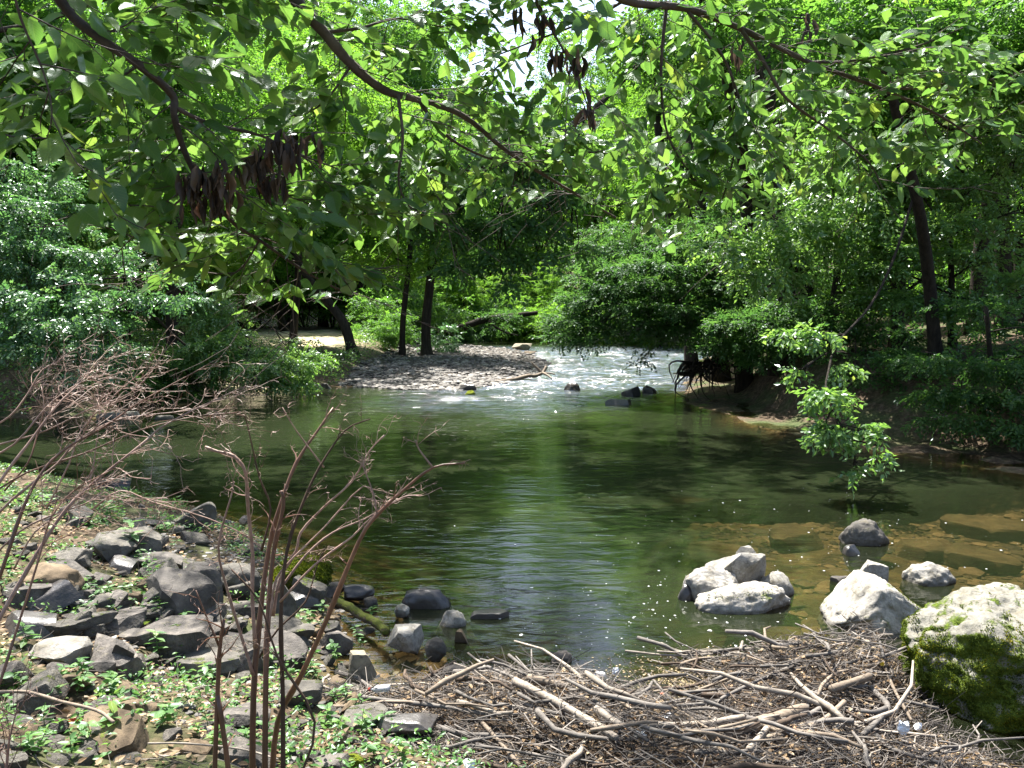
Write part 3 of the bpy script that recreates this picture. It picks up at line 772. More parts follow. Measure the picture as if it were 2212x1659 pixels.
# near bank
for nm, lb, ct, bx, mt, sty, df, kw in [
    ('broad_boulder', 'broad grey block with a pale corner, upper left of the near bank rubble', B, (190, 297, 1160, 1219), 'grey', 'block', 0.8, {}),
    ('long_flat_stone', 'long dark slab lying across in front of the broad grey block', B, (268, 408, 1200, 1233), 'slate', 'slab', 0.5, {}),
    ('leaning_flat_rock', 'big smooth purple-grey slab sloping towards the dead stems', B, (287, 460, 1238, 1336), 'slate', 'slab', 0.7, dict(rot=-0.35, tilt=(0.1, 0.25))),
    ('dark_boulder', 'dark angular block with a light top against the sloping slab', B, (376, 488, 1222, 1298), 'slate', 'block', 0.6, dict(tilt=(0, 0.3))),
    ('bright_topped_stone', 'small block with a sun-bright top behind the dead stems', ST, (494, 552, 1256, 1300), 'grey', 'block', 0.8, {}),
    ('brown_boulder', 'brown boulder, broad and smooth, at the left edge of the rubble', B, (44, 178, 1220, 1296), 'brown', 'round', 0.6, dict(tilt=(0, 0.2))),
    ('leaning_wedge_rock', 'dark wedge rock leaning at the waterline left of the dead stems', B, (382, 482, 1098, 1150), 'grey', 'block', 0.6, dict(tilt=(0, -0.5))),
    ('flat_water_stone', 'flat black stone lying in the water off the left bank', ST, (205, 288, 1036, 1060), 'wet', 'slab', 0.6, {}),
    ('mossy_lump', 'grey rock with a little moss, left of the leafy weeds by the water', ST, (122, 200, 1094, 1136), 'grey', 'block', 0.7, {}),
    ('blue_slate', 'flat blue-grey slate beside the brown boulder', ST, (124, 182, 1226, 1250), 'slate', 'slab', 0.8, {}),
    ('small_blue_slate', 'small blue slate below the sloping purple-grey slab', ST, (306, 344, 1304, 1338), 'slate', 'slab', 0.8, {}),
    ('pale_flat_rock', 'pale flat rock catching sun below the brown boulder', ST, (184, 262, 1284, 1330), 'grey', 'slab', 0.8, {}),
    ('green_moss_rock', 'rock wholly covered in bright yellow-green moss at the water', B, (584, 722, 1204, 1290), 'moss', 'round', 0.7, dict(level=5)),
    ('weathered_boulder', 'rounded weathered boulder behind the dead stems', B, (452, 568, 1218, 1288), 'grey', 'round', 0.6, {}),
    ('upright_boulder', 'tall pitted grey boulder right behind the dead stems', B, (572, 642, 1246, 1350), 'grey', 'block', 0.6, {}),
    ('light_flat_stone', 'light grey slab slanting in front of the green moss rock', B, (616, 698, 1254, 1314), 'grey', 'slab', 0.6, dict(tilt=(0.05, 0.3))),
    ('squared_boulder', 'squared block with a flat bluish top left of the dead stems', B, (417, 503, 1346, 1404), 'slate', 'block', 0.7, {}),
    ('low_grey_stone', 'low grey stone between the dead stems and the weeds', ST, (602, 684, 1354, 1396), 'grey', 'slab', 0.6, {}),
    ('shaded_boulder', 'shaded block among the weeds right of the dead stems', B, (686, 764, 1366, 1420), 'slate', 'block', 0.6, {}),
    ('upright_tan_boulder', 'upright tan block with a rough sunlit face near the plastic bottle', B, (747, 820, 1408, 1480), 'tan', 'block', 0.6, dict(level=5)),
    ('sunlit_rock', 'blazing white angular rock at the water edge by the tan block', B, (832, 916, 1354, 1420), 'pale', 'block', 0.7, dict(level=5)),
    ('oval_rock', 'rounded grey stone beside the blazing white rock', ST, (916, 967, 1378, 1432), 'grey', 'round', 0.7, {}),
    ('light_rounded_rock', 'light grey rounded stone washed by the water, above the oval one', ST, (942, 1010, 1318, 1358), 'pale', 'round', 0.7, dict(inwater=True)),
    ('dark_wet_boulder', 'dark wet boulder, widest of the stones at the left water edge', B, (864, 980, 1268, 1316), 'wet', 'round', 0.5, dict(inwater=True)),
    ('moss_topped_stone', 'dark stone with a strip of moss on top, next to the green moss rock', ST, (738, 812, 1262, 1300), 'wet', 'round', 0.6, {}),
    ('small_light_stone', 'small light stone in the trickle below the dark wet boulder', ST, (852, 886, 1304, 1336), 'pale', 'round', 0.8, {}),
    ('small_pale_stone', 'small pale stone between the moss strip stone and the trickle', ST, (784, 818, 1290, 1318), 'grey', 'round', 0.8, {}),
    ('purple_flat_stone', 'long flat purple-grey stone just breaking the water surface', ST, (1014, 1106, 1318, 1338), 'wet', 'slab', 0.5, dict(inwater=True)),
    ('twiggy_stone', 'flat brown stone with twigs caught on it in the shallows', ST, (976, 1022, 1360, 1390), 'brown', 'slab', 0.7, dict(inwater=True)),
    ('heap_edge_stone', 'dark pointed stone at the left end of the driftwood heap', ST, (953, 1008, 1436, 1474), 'slate', 'block', 0.7, {}),
    ('shallow_stone', 'grey stone alone in the shallows in front of the driftwood heap', ST, (1180, 1242, 1404, 1436), 'slate', 'round', 0.7, dict(inwater=True)),
    ('weed_stone', 'small grey stone low among the weeds left of the driftwood', ST, (693, 740, 1542, 1572), 'grey', 'block', 0.8, {}),
    ('tilted_slate', 'tilted reddish-grey slate in the sunlit weeds at lower left', ST, (230, 280, 1378, 1446), 'slate', 'slab', 0.4, dict(tilt=(0.3, 0.5))),
    ('shiny_slate', 'shiny long slate behind the tilted reddish-grey one', ST, (248, 340, 1364, 1396), 'slate', 'slab', 0.6, {}),
    ('low_slate', 'low dark slate below the tilted reddish-grey one', ST, (186, 254, 1428, 1460), 'slate', 'slab', 0.6, {}),
    ('half_buried_rock', 'broad dusty slab half buried left of the dead stems', B, (385, 530, 1416, 1470), 'grey', 'slab', 0.8, {}),
    ('pale_flat_boulder', 'very pale slab half hidden by sunlit weeds at far left', B, (70, 190, 1390, 1445), 'pale', 'slab', 0.8, {}),
    ('moss_tuft_rock', 'low moss-grown rock at the bottom edge by the weeds', ST, (735, 790, 1630, 1680), 'moss', 'round', 0.8, {}),
    ('brown_clod', 'small brown knobbly stone in the weeds at lower left', ST, (270, 310, 1510, 1545), 'brown', 'round', 0.8, {}),
    ('bluish_flat_stone', 'bluish slab behind the bent grey driftwood at the bottom', ST, (670, 760, 1640, 1676), 'slate', 'slab', 0.7, {}),
    ('stem_foot_rock', 'dim grey rock at the feet of the dead stems', ST, (470, 560, 1535, 1585), 'slate', 'block', 0.7, {}),
    ('weedy_rock', 'dark moss-flecked slab between the weeds and the long grey log', B, (600, 700, 1480, 1530), 'grey', 'slab', 0.7, {}),
    ('heap_front_stone', 'dark wet stone under the long grey log at the heap front', B, (800, 950, 1545, 1600), 'wet', 'block', 0.6, {}),
    ('far_black_rock', 'lone black rock in the white water of the riffle', B, (1218, 1254, 826, 846), 'wet', 'round', 0.7, dict(inwater=True)),
    ('flat_black_rock', 'flat black rock at the foot of the riffle', B, (1306, 1366, 862, 876), 'wet', 'slab', 0.5, dict(inwater=True)),
    ('riffle_rock', 'wide dark rock under the drooping branches in the riffle', B, (1342, 1384, 834, 856), 'wet', 'block', 0.7, dict(inwater=True)),
    ('riffle_stone', 'smaller dark rock right beside the wide one in the riffle', ST, (1386, 1418, 832, 850), 'wet', 'round', 0.7, dict(inwater=True)),
    ('bar_edge_rock', 'dark rock at the water edge of the gravel bar', B, (990, 1030, 829, 844), 'wet', 'block', 0.7, dict(inwater=True)),
    ('yellow_moss_rock', 'small moss-yellow rock at the back of the gravel bar', ST, (1004, 1030, 843, 853), 'moss', 'round', 0.7, dict(inwater=True)),
    ('far_bar_rock', 'pale rock on the far end of the gravel bar', B, (1105, 1150, 742, 756), 'tan', 'slab', 0.6, {}),
    ('far_bar_stone', 'brown stone left of the pale rock on the far end of the gravel bar', ST, (1132, 1160, 758, 766), 'brown', 'block', 0.7, {}),
    ('left_shore_rock', 'white water-washed rock below the drooping bush on the far left shore', B, (215, 305, 890, 906), 'pale', 'slab', 0.5, dict(inwater=True)),
    ('left_shore_stone', 'flat pale stone right of the white rock on the far left shore', ST, (330, 375, 898, 908), 'grey', 'slab', 0.5, dict(inwater=True)),
    ('mud_edge_rock', 'little dark rock at the muddy edge of the far left bank', ST, (692, 718, 828, 840), 'wet', 'block', 0.7, dict(inwater=True)),
]:
    rock(nm, lb, ct, bx, mt, sty, df, **kw)

moss_cover(bpy.data.objects['green_moss_rock'], lambda P, N: 0.4 + 0.5 * N[:, 2] + 0.3 * wav(P, 5.0, 3), 16000, 0.016, 6)
moss_cover(bpy.data.objects['dome_boulder'], lambda P, N: 0.35 * wav(P, 5.0, 33) - 2.6 * np.abs(P[:, 0] / P[:, 0].max() - 0.25 - 0.9 * (1 - P[:, 2] / P[:, 2].max()) * 0.6) + 0.5 - (P[:, 2] < 0.02) * 2, 16000, 0.012, 7)
moss_cover(bpy.data.objects['long_boulder'], lambda P, N: 0.25 * wav(P, 6.0, 34) - 6 * np.abs(P[:, 2] / P[:, 2].max() - 0.72) + 0.25 - (P[:, 1] > 0.1) * 2, 9000, 0.010, 8)
# smaller stones of the near bank: each a stone of its own, shared shapes
stone_me = []
for k in range(8):
    V, Fc = rock_shape(300 + k, ['block', 'slab', 'block', 'block'][k % 4], 4)
    stone_me.append([make_mesh('small_stone', V * [0.5, 0.42, 0.24], Fc, [M[mt]], smooth=True) for mt in ('grey', 'slate', 'brown')])
    for q in stone_me[-1]: q.set_sharp_from_angle(angle=math.radians(24))
n = 0
r = np.random.default_rng(5)
while n < 240:
    px, py = r.uniform(0, 900), r.uniform(1075, 1655)
    if px > 560 and py < 1290: continue
    g = G(px, py)
    if poly_sd(SH, np.array([g[0]]), np.array([g[1]]))[0] > 0.3: continue
    if poly_sd(DAM, np.array([g[0]]), np.array([g[1]]))[0] > 0.0: continue
    size = r.uniform(0.06, 0.2) * (1.9 if r.random() < 0.18 else 1.0)
    kc = int(r.choice(3, p=[0.45, 0.35, 0.2]))
    o = link('rubble_stone', stone_me[r.integers(8)][kc], loc=(g[0], g[1], g[2] + size * 0.05))
    o.scale = (size * r.uniform(0.8, 1.3), size, size * r.uniform(0.6, 1.2))
    o.rotation_euler = (r.normal() * 0.25, r.normal() * 0.25, r.uniform(0, 6.28))
    zone = ('by the water edge' if py < 1180 else 'around the brown boulder' if px < 230 and py < 1340 else 'around the sloping slab' if px < 450 and py < 1380 else 'between the dead stems' if px < 650 and py > 1380 and px > 430
            else 'near the tall pitted boulder' if py < 1380 and px < 700 else 'at the shore by the tan block' if py < 1500 and px >= 650 else 'left of the driftwood heap' if px >= 650 else 'in the sunny weeds at left' if py < 1520 else 'at the bottom left')
    tag(o, '%s angular %s stone %s' % ('fist-sized' if size > 0.2 else ('small' if size > 0.12 else 'tiny'), ['grey', 'dark slate', 'brown'][kc], zone), 'stone', 'loose rubble on the near bank')
    n += 1
slab_me = []
for k in range(8):
    V, Fc = rock_shape(400 + k, 'slab', 4)
    me = make_mesh('flat_stone', V * [0.5, 0.36, 0.13], Fc, [M[['slate', 'grey', 'slate', 'wet'][k % 4]]], smooth=True)
    me.set_sharp_from_angle(angle=math.radians(22))
    slab_me.append(me)
n = 0
while n < 46:
    px, py = r.uniform(60, 730), r.uniform(1110, 1440)
    if px > 600 and py < 1230: continue
    g = G(px, py)
    s_ = poly_sd(SH, g[:1], g[1:2])[0]
    if s_ > 0.15 or s_ < -3.2 or poly_sd(DAM, g[:1], g[1:2])[0] > 0: continue
    size = r.uniform(0.26, 0.62)
    o = link('flat_stone', slab_me[n % 8], loc=(g[0], g[1], g[2] + size * r.uniform(0.0, 0.10)))
    o.scale = (size, size * r.uniform(0.7, 1.1), size * r.uniform(0.6, 1.4))
    o.rotation_euler = (r.normal() * 0.28, r.normal() * 0.25, r.normal() * 0.7)
    zone = 'at the very water edge' if s_ > -0.5 else ('around the broad grey block' if px < 320 and py < 1260 else 'behind the dead stems' if px > 450 and py < 1330 else 'around the sloping purple-grey slab' if px > 280 else 'near the brown boulder')
    tag(o, '%s %s slab lying %s' % ('large' if size > 0.48 else 'narrow' if size < 0.36 else 'middling', ['dark slate', 'grey', 'dark slate', 'wet black'][n % 4], zone), 'stone', 'slate slabs stacked along the near shore')
    n += 1
# pebbles in the gravel bar and shallows: beyond counting
def scatter_mesh(name, pts, sizes, seed, mats, flat=0.5, lvl=1):
    r = np.random.default_rng(seed)
    Vt, Ft = ICO[lvl]
    n = len(pts)
    ang = r.uniform(0, 6.28, n)
    sc = np.stack([sizes * r.uniform(0.8, 1.4, n), sizes, sizes * flat * r.uniform(0.6, 1.2, n)], -1) * 0.5
    jit = 1 + 0.22 * r.normal(size=(n, len(Vt), 1)).clip(-1, 1)
    V = Vt[None] * jit * sc[:, None, :]
    c, s = np.cos(ang)[:, None], np.sin(ang)[:, None]
    X = V[..., 0] * c - V[..., 1] * s
    Y = V[..., 0] * s + V[..., 1] * c
    V = np.stack([X, Y, V[..., 2]], -1) + pts[:, None, :]
    Fc = (Ft[None] + (np.arange(n) * len(Vt))[:, None, None]).reshape(-1, 3)
    return make_mesh(name, V.reshape(-1, 3), Fc, mats, {'rnd': np.repeat(r.random(n), len(Vt))})
m, nt, out = new_mat('pebbles')
col = ramp(nt, attr(nt, 'rnd'), [(0.0, (0.035, 0.031, 0.028)), (0.5, (0.095, 0.085, 0.075)), (1.0, (0.24, 0.22, 0.195))])
pb = nd(nt, 'ShaderNodeBsdfPrincipled', ins={'Base Color': col, 'Roughness': 0.8})
nt.links.new(pb.outputs[0], out.inputs['Surface'])
M['pebbles'] = m
r = np.random.default_rng(8)
bx = r.uniform(BAR[:, 0].min() - 1, BAR[:, 0].max() + 1, 60000)
by = r.uniform(BAR[:, 1].min() - 1, BAR[:, 1].max() + 1, 60000)
k = poly_sd(BAR, bx, by) > -0.6
k &= by < 29 + r.exponential(9, len(by))
bx, by = bx[k][:9000], by[k][:9000]
pts = np.stack([bx, by, height(bx, by)], -1)
tag(link('gravel', scatter_mesh('gravel', pts, 0.05 + 0.09 * r.random(len(pts)) + 0.22 * r.random(len(pts)) ** 5, 9, [m], 0.55)), 'loose grey river gravel covering the bar beyond the pool', 'gravel', kind='stuff')
bx = r.uniform(-4.5, 1.6, 9000); by = r.uniform(4.0, 12.0, 9000)
s0 = poly_sd(SH, bx, by)
k = (s0 > -1.6) & (s0 < 0.9) & (poly_sd(DAM, bx, by) < 0)
bx, by = bx[k][:2600], by[k][:2600]
pts = np.stack([bx, by, height(bx, by)], -1)
tag(link('shore_gravel', scatter_mesh('shore_gravel', pts, r.uniform(0.02, 0.07, len(pts)), 10, [m], 0.6)), 'small gravel along the near water edge', 'gravel', kind='stuff')
bx = r.uniform(-1.5, 8.5, 12000); by = r.uniform(5.5, 14.0, 12000)
k = (poly_sd(SH, bx, by) > 0.1) & (poly_sd(DAM, bx, by) < 0.1) & (height(bx, by) > -0.42) & (wav(np.stack([bx, by, 0 * bx], -1), 1.0, 17) > -0.5)
bx, by = bx[k][:3600], by[k][:3600]
zs = r.uniform(0.04, 0.12, len(bx)) + 0.22 * r.random(len(bx)) ** 6
pts = np.stack([bx, by, np.minimum(height(bx, by), -0.02 - zs * 0.3)], -1)
m, nt, out = new_mat('bed_stones')
col = ramp(nt, attr(nt, 'rnd'), [(0.0, (0.04, 0.027, 0.013)), (0.5, (0.125, 0.083, 0.036)), (1.0, (0.24, 0.16, 0.075))])
pb = nd(nt, 'ShaderNodeBsdfPrincipled', ins={'Base Color': col, 'Roughness': 0.9})
nt.links.new(pb.outputs[0], out.inputs['Surface'])
tag(link('bed_stones', scatter_mesh('bed_stones', pts, zs, 14, [m], 0.45)), 'brown stones covering the bed under the shallow water', 'pebbles', kind='stuff')
print('rocks', time.time() - T0)
# ------------------------------------------------------------------ trees
def tree_parts(root, base, trunks, crownVFR, bark, leaf, name_t='trunk', crown_name='crown', seg=9):
    """trunks: list of (path, radii) in world space"""
    base = np.asarray(base, float)
    V, Fc = tubes([np.asarray(p) - base for p, _ in trunks], [r_ for _, r_ in trunks], seg)
    t = link(name_t, make_mesh(name_t, V, Fc, [bark], smooth=True), root)
    c = None
    if crownVFR is not None:
        V, Fc, rn = crownVFR
        c = link(crown_name, make_mesh(crown_name, V - base, Fc, [leaf], {'rnd': rn}), root)
    return t, c

def limb(a, b, r0, r1, seed, bend=0.12, n=7, up=0.1):
    r_ = np.random.default_rng(seed)
    a = np.asarray(a, float); b = np.asarray(b, float)
    L = np.linalg.norm(b - a)
    t = np.linspace(0, 1, n)[:, None]
    P = a * (1 - t) + b * t
    w = np.sin(np.linspace(0, math.pi, n))[:, None]
    P = P + w * r_.normal(size=3) * L * bend + w * np.array([0, 0, up * L]) + r_.normal(size=(n, 3)) * L * 0.012 * w
    rad = r0 + (r1 - r0) * np.linspace(0, 1, n) ** 0.8
    return P, rad

def wood_tree(seed, H=17, spread=4.2, low=0.25, nl=15, n=3200, m=13, L=0.17, leaf='leaf_far', lean=0.04):
    """a prototype at the origin: root > trunk, crown"""
    r_ = np.random.default_rng(seed)
    top = np.array([r_.normal() * lean * H, r_.normal() * lean * H, H * 0.86])
    tp, tr = limb((0, 0, -0.4), top, 0.016 * H, 0.03, seed, 0.04, 12, 0)
    tr[0] *= 1.5
    trunks = [(tp, tr)]
    lobes = []
    for k in range(nl):
        f = low + (0.98 - low) * (k + 0.5) / nl
        ang = k * 2.4 + r_.uniform(-0.4, 0.4)
        rr = spread * (0.35 + 0.75 * math.sin(math.pi * min(1, 0.18 + (1 - f) * 0.95))) * r_.uniform(0.55, 1.0)
        c = np.array([math.cos(ang) * rr * 0.75, math.sin(ang) * rr * 0.75, H * f + r_.normal() * 0.3])
        i = int(np.clip(f * 0.85 / 0.86 * 11, 1, 10))
        c[:2] += tp[i][:2]
        lobes.append((c, (spread * 0.42 * r_.uniform(0.8, 1.25), spread * 0.42 * r_.uniform(0.8, 1.25), H * 0.075 * r_.uniform(0.8, 1.3))))
        a = tp[max(i - 2, 1)]
        trunks.append(limb(a, c, 0.006 * H * (1.1 - f) + 0.02, 0.012, seed * 31 + k, 0.1, 6, 0.05))
    cr = foliage(lobes, n, m, L, seed, droop=0.2, clump=0.7, thr=-0.25, tier=1.1, rough=0.3)
    root = empty('woodland_tree', (0, 0, 0))
    tree_parts(root, (0, 0, 0), trunks, cr, M['bark'], M[leaf], seg=8)
    return root

def copy_tree(root, loc, rz=0.0, sc=1.0, label=None, cat='tree', group=None, name=None, leaf=None):
    c = root.copy()
    COL.objects.link(c)
    if name: c.name = name
    c.location = tuple(float(v) for v in loc)
    c.rotation_euler = (0, 0, rz)
    c.scale = (sc, sc, sc) if np.ndim(sc) == 0 else tuple(sc)
    tag(c, label, cat, group)
    for ch in root.children:
        k = ch.copy()
        COL.objects.link(k)
        k.parent = c
    return c

protos = [wood_tree(s, H, sp, lo, nl, n, m_, L_, lf) for s, H, sp, lo, nl, n, m_, L_, lf in [
    (1, 19, 4.8, 0.2, 19, 5600, 13, 0.22, 'leaf_far'), (2, 17, 4.4, 0.12, 19, 5200, 13, 0.21, 'leaf_yellow'),
    (3, 21, 4.8, 0.25, 18, 5400, 13, 0.22, 'leaf_far'), (4, 14, 4.0, 0.08, 16, 4600, 13, 0.19, 'leaf_yellow'),
    (5, 18, 4.8, 0.16, 18, 5400, 13, 0.21, 'leaf_yellow')]]
def bush_proto(seed, leaf, L=0.12, n=1500, nl=7, H=2.4):
    r_ = np.random.default_rng(seed)
    lobes = [((r_.normal() * 0.8, r_.normal() * 0.8, H * r_.uniform(0.25, 0.75)), (0.9, 0.9, 0.6)) for _ in range(nl)]
    cr = foliage(lobes, n, 11, L, seed, droop=0.2, clump=1.5, thr=-0.3)
    root = empty('understory_shrub', (0, 0, 0))
    st = [limb((0, 0, -0.2), l[0], 0.03, 0.01, seed * 3 + i, 0.1, 5) for i, l in enumerate(lobes)]
    tree_parts(root, (0, 0, 0), st, cr, M['bark'], M[leaf], 'stem', 'foliage', seg=5)
    return root
bushes = [bush_proto(11, 'leaf_far'), bush_proto(12, 'leaf_yellow'), bush_proto(13, 'leaf_dark')]
used = set()
def where(px, d, group):
    row = 'front row' if d < (45 if 'head' not in group and 'upstream' not in group else 76) else ('middle row' if d < (62 if 'upstream' not in group and 'head' not in group else 92) else 'back row')
    marks = [(-150, 'outside the left frame edge'), (60, 'above the large glossy bush'), (300, 'left of the stout dark trunk'), (480, 'right of the stout dark trunk'), (600, 'left of the glade'), (700, 'over the glade'),
             (800, 'right of the leaning trunk'), (900, 'behind the gravel bar trunks'), (980, 'just right of the bar trunks'), (1080, 'over the fallen trunk'), (1170, 'in the middle of the view'), (1280, 'left of the drooping tree'),
             (1480, 'behind the drooping tree'), (1600, 'right of the twin trunks'), (1720, 'behind the sunlit sprays'), (1830, 'by the Y-forked tree'), (1960, 'by the stout upright trunk'), (2080, 'left of the slanting trunk'), (2215, 'by the right edge trunks'), (9999, 'outside the right frame edge')]
    return row + ', ' + [m_ for x_, m_ in marks if px < x_][0]
def plant(protolist, k, px, d, sc, rz, label, group, cat='tree', name=None):
    label = label.split(',')[0] + ', ' + where(px, d, group)
    x = (px - CX) / F * d
    z = h1(x, d)
    p = protolist[k]
    key = p.name
    if key not in used:
        used.add(key)
        p.location = (x, d, z); p.rotation_euler = (0, 0, rz); p.scale = (sc, sc, sc)
        tag(p, label, cat, group)
        return p
    return copy_tree(p, (x, d, z), rz, sc, label, cat, group)
r = np.random.default_rng(77)
GL = ('tall leafy tree of the left bank wood, one of the many in the wood behind the far left bank', 'trees of the wood behind the left bank')
GR = ('tall leafy tree of the right bank wood, one of the many in the wood on the right bank', 'trees of the wood on the right bank')
GC = ('distant sunlit tree upstream, one of those closing the view beyond the gravel bar', 'trees closing the view upstream')
for px, d, sc, k in [(-330, 27, 0.85, 0), (-120, 29, 0.9, 4), (90, 33, 0.95, 0), (-40, 44, 1.1, 2), (260, 40, 1.0, 4), (180, 55, 1.2, 0), (450, 46, 0.95, 1),
                     (330, 60, 1.25, 2), (520, 62, 1.1, 1), (620, 56, 0.95, 4), (480, 80, 1.3, 0), (700, 70, 1.45, 1), (790, 62, 1.25, 3), (610, 66, 1.4, 4), (-250, 60, 1.2, 0), (20, 75, 1.4, 4), (640, 90, 1.7, 0)]:
    plant(protos, k, px, d, sc, r.uniform(0, 6.28), GL[0], GL[1])
for px, d, sc, k in [(830, 72, 1.3, 3), (930, 84, 1.15, 1), (1050, 92, 1.15, 4), (1150, 84, 1.12, 1), (1265, 76, 1.3, 3), (1000, 112, 1.3, 1), (1120, 105, 1.2, 0), (1320, 78, 1.35, 1), (880, 95, 1.6, 0), (1270, 96, 1.6, 4),
                     (860, 104, 1.8, 4), (760, 100, 1.9, 0), (1330, 110, 1.4, 4), (1100, 72, 0.5, 3), (1000, 70, 0.45, 1), (1200, 70, 0.5, 3)]:
    plant(protos, k, px, d, sc, r.uniform(0, 6.28), GC[0], GC[1])
for px, d, sc, k in [(1430, 62, 1.2, 1), (1620, 44, 0.95, 4), (1750, 42, 0.95, 0), (1960, 42, 1.0, 4), (2060, 56, 1.2, 1), (2140, 37, 1.0, 0),
                     (2260, 46, 1.1, 1), (2330, 31, 0.95, 2), (2450, 38, 1.1, 4), (1560, 75, 1.4, 0), (1720, 80, 1.4, 4), (1900, 82, 1.45, 1), (2100, 80, 1.5, 0), (2300, 72, 1.4, 4), (2560, 27, 0.9, 0), (1420, 92, 1.5, 0)]:
    plant(protos, k, px, d, sc, r.uniform(0, 6.28), GR[0], GR[1])
# understory
for side, lst in (('left', [(-100, 26, 1.0), (30, 33, 1.2), (120, 36, 1.1), (240, 40, 1.0), (440, 52, 1.5), (560, 66, 1.9), (660, 68, 1.9), (720, 70, 2.1), (800, 50, 1.2), (850, 47, 0.9),
                            (880, 56, 1.6), (820, 70, 2.0), (900, 66, 1.6), (330, 48, 1.4), (180, 48, 1.4), (60, 52, 1.8), (840, 43, 0.6)]),
                  ('centre', [(980, 66, 1.4), (1050, 68, 1.6), (1120, 70, 1.5), (1180, 68, 1.7), (1260, 66, 1.8), (1340, 64, 1.8), (950, 76, 2.4), (1090, 80, 2.6), (1230, 80, 2.6), (1400, 70, 2.2), (1160, 74, 2.2)]),
                  ('right', [(1600, 36, 0.9), (1650, 44, 1.4), (1760, 50, 1.6), (1850, 48, 1.3), (1920, 52, 1.6), (2020, 50, 1.6), (2120, 46, 1.4), (2240, 40, 1.3), (2300, 52, 2.0), (1700, 62, 2.2), (1980, 66, 2.4),
                             (2160, 64, 2.3), (1550, 50, 1.5), (1500, 60, 1.8), (1840, 64, 1.9)])):
    lb = {'left': ('low leafy shrub of the left bank, one of the undergrowth beneath the trees on the far left bank', 'undergrowth on the left bank'),
          'centre': ('leafy shrub of the far thicket, one of the thicket at the far end of the stream', 'thicket at the head of the view'),
          'right': ('low leafy shrub of the right bank, one of the undergrowth beneath the trees on the right bank', 'undergrowth on the right bank')}[side]
    for i, (px, d, sc) in enumerate(lst):
        plant(bushes, (2 if d <= 70 and side == 'centre' and px < 1060 else (i * 2 + (side == 'centre')) % 2) if side != 'right' else i % 3, px, d, sc, r.uniform(0, 6.28), lb[0], lb[1], 'shrub')  # dark-leaf shrubs left of centre: the deep shade there put into leaf colour

# the far wood as one mass
lobes = []
r = np.random.default_rng(4)
for k in range(150):
    a = r.uniform(-0.95, 0.95)
    d = r.uniform(125, 175)
    x, y = d * math.sin(a), d * math.cos(a)
    hh = h1(x, y)
    top = 16 + (9 if abs(a + 0.02) > 0.16 else 0)
    lobes.append(((x, y, hh + r.uniform(1, top)), (7, 7, 4)))
V, Fc, rn = foliage(lobes, 9000, 12, 0.75, 91, clump=0.2, thr=-0.4, tier=3.0)
tag(link('distant_woodland', make_mesh('distant_woodland', V, Fc, [M['leaf_far']], {'rnd': rn})), 'continuous far-off wood rising behind everything', 'woodland', kind='stuff')
print('woods', time.time() - T0)

# --- individually built trees: lobes given as (px, py, d, rx_px, ry_px, depth m)
def LB(px, py, d, rx, ry, dep):
    return (Q(px, py, d), (rx / F * d, dep, ry / F * d))

def made_tree(name, label, base, trunkpts, trunkr, lobes, leaf, n, m, L, seed, cat='tree', limbs=True, bark='bark', fol={}, crown_name='crown', extra=[]):
    """base (px, d); trunkpts view-space (px, py, d); trunkr radii in metres at ends"""
    x = (base[0] - CX) / F * base[1]
    b = np.array([x, base[1], h1(x, base[1])])
    tp = smooth_path([b - [0, 0, 0.4]] + [Q(*p) for p in trunkpts], sub=4)
    tr = np.linspace(trunkr[0], trunkr[1], len(tp)); tr[0] *= 1.7; tr[1] *= 1.3
    trunks = [(tp, tr)]
    for e in extra:
        ep = smooth_path([Q(*p) for p in e[0]], sub=4)
        trunks.append((ep, np.linspace(e[1], e[2], len(ep))))
    lob = [LB(*l) for l in lobes]
    if limbs:
        for k, l in enumerate(lob):
            dd = np.linalg.norm(tp - l[0], axis=1) + 1.5 * np.maximum(tp[:, 2] - l[0][2], 0)
            i = int(np.argmin(dd)); i = max(i - 1, min(3, len(tp) - 1))
            if limbs == 'short':
                ep0 = trunks[1][0]
                ii = int(np.argmin(np.linalg.norm(ep0 - l[0], axis=1)))
                trunks.append(limb(ep0[max(ii - 2, 0)], l[0], 0.02, 0.008, seed * 17 + k, 0.08, 8, 0.03))
            else:
                trunks.append(limb(tp[i], l[0], min(tr[i] * 0.5, 0.07), 0.012, seed * 17 + k, 0.08, 8, 0.06))
            for q in range(3):
                rr = np.random.default_rng(seed * 100 + k * 3 + q)
                e = l[0] + nrm(rr.normal(size=3)) * np.array(l[1]) * 0.8
                trunks.append(limb(trunks[-1 - q][0][5], e, 0.018, 0.006, seed + q + k, 0.1, 5, 0))
    root = empty(name, b, label, cat)
    fk = dict(droop=0.25, clump=1.2, thr=-0.25)
    fk.update(fol)
    cr = foliage(lob, n, m, L, seed, **fk) if lobes else None
    tree_parts(root, b, trunks, cr, M[bark], M[leaf], crown_name=crown_name)
    return root

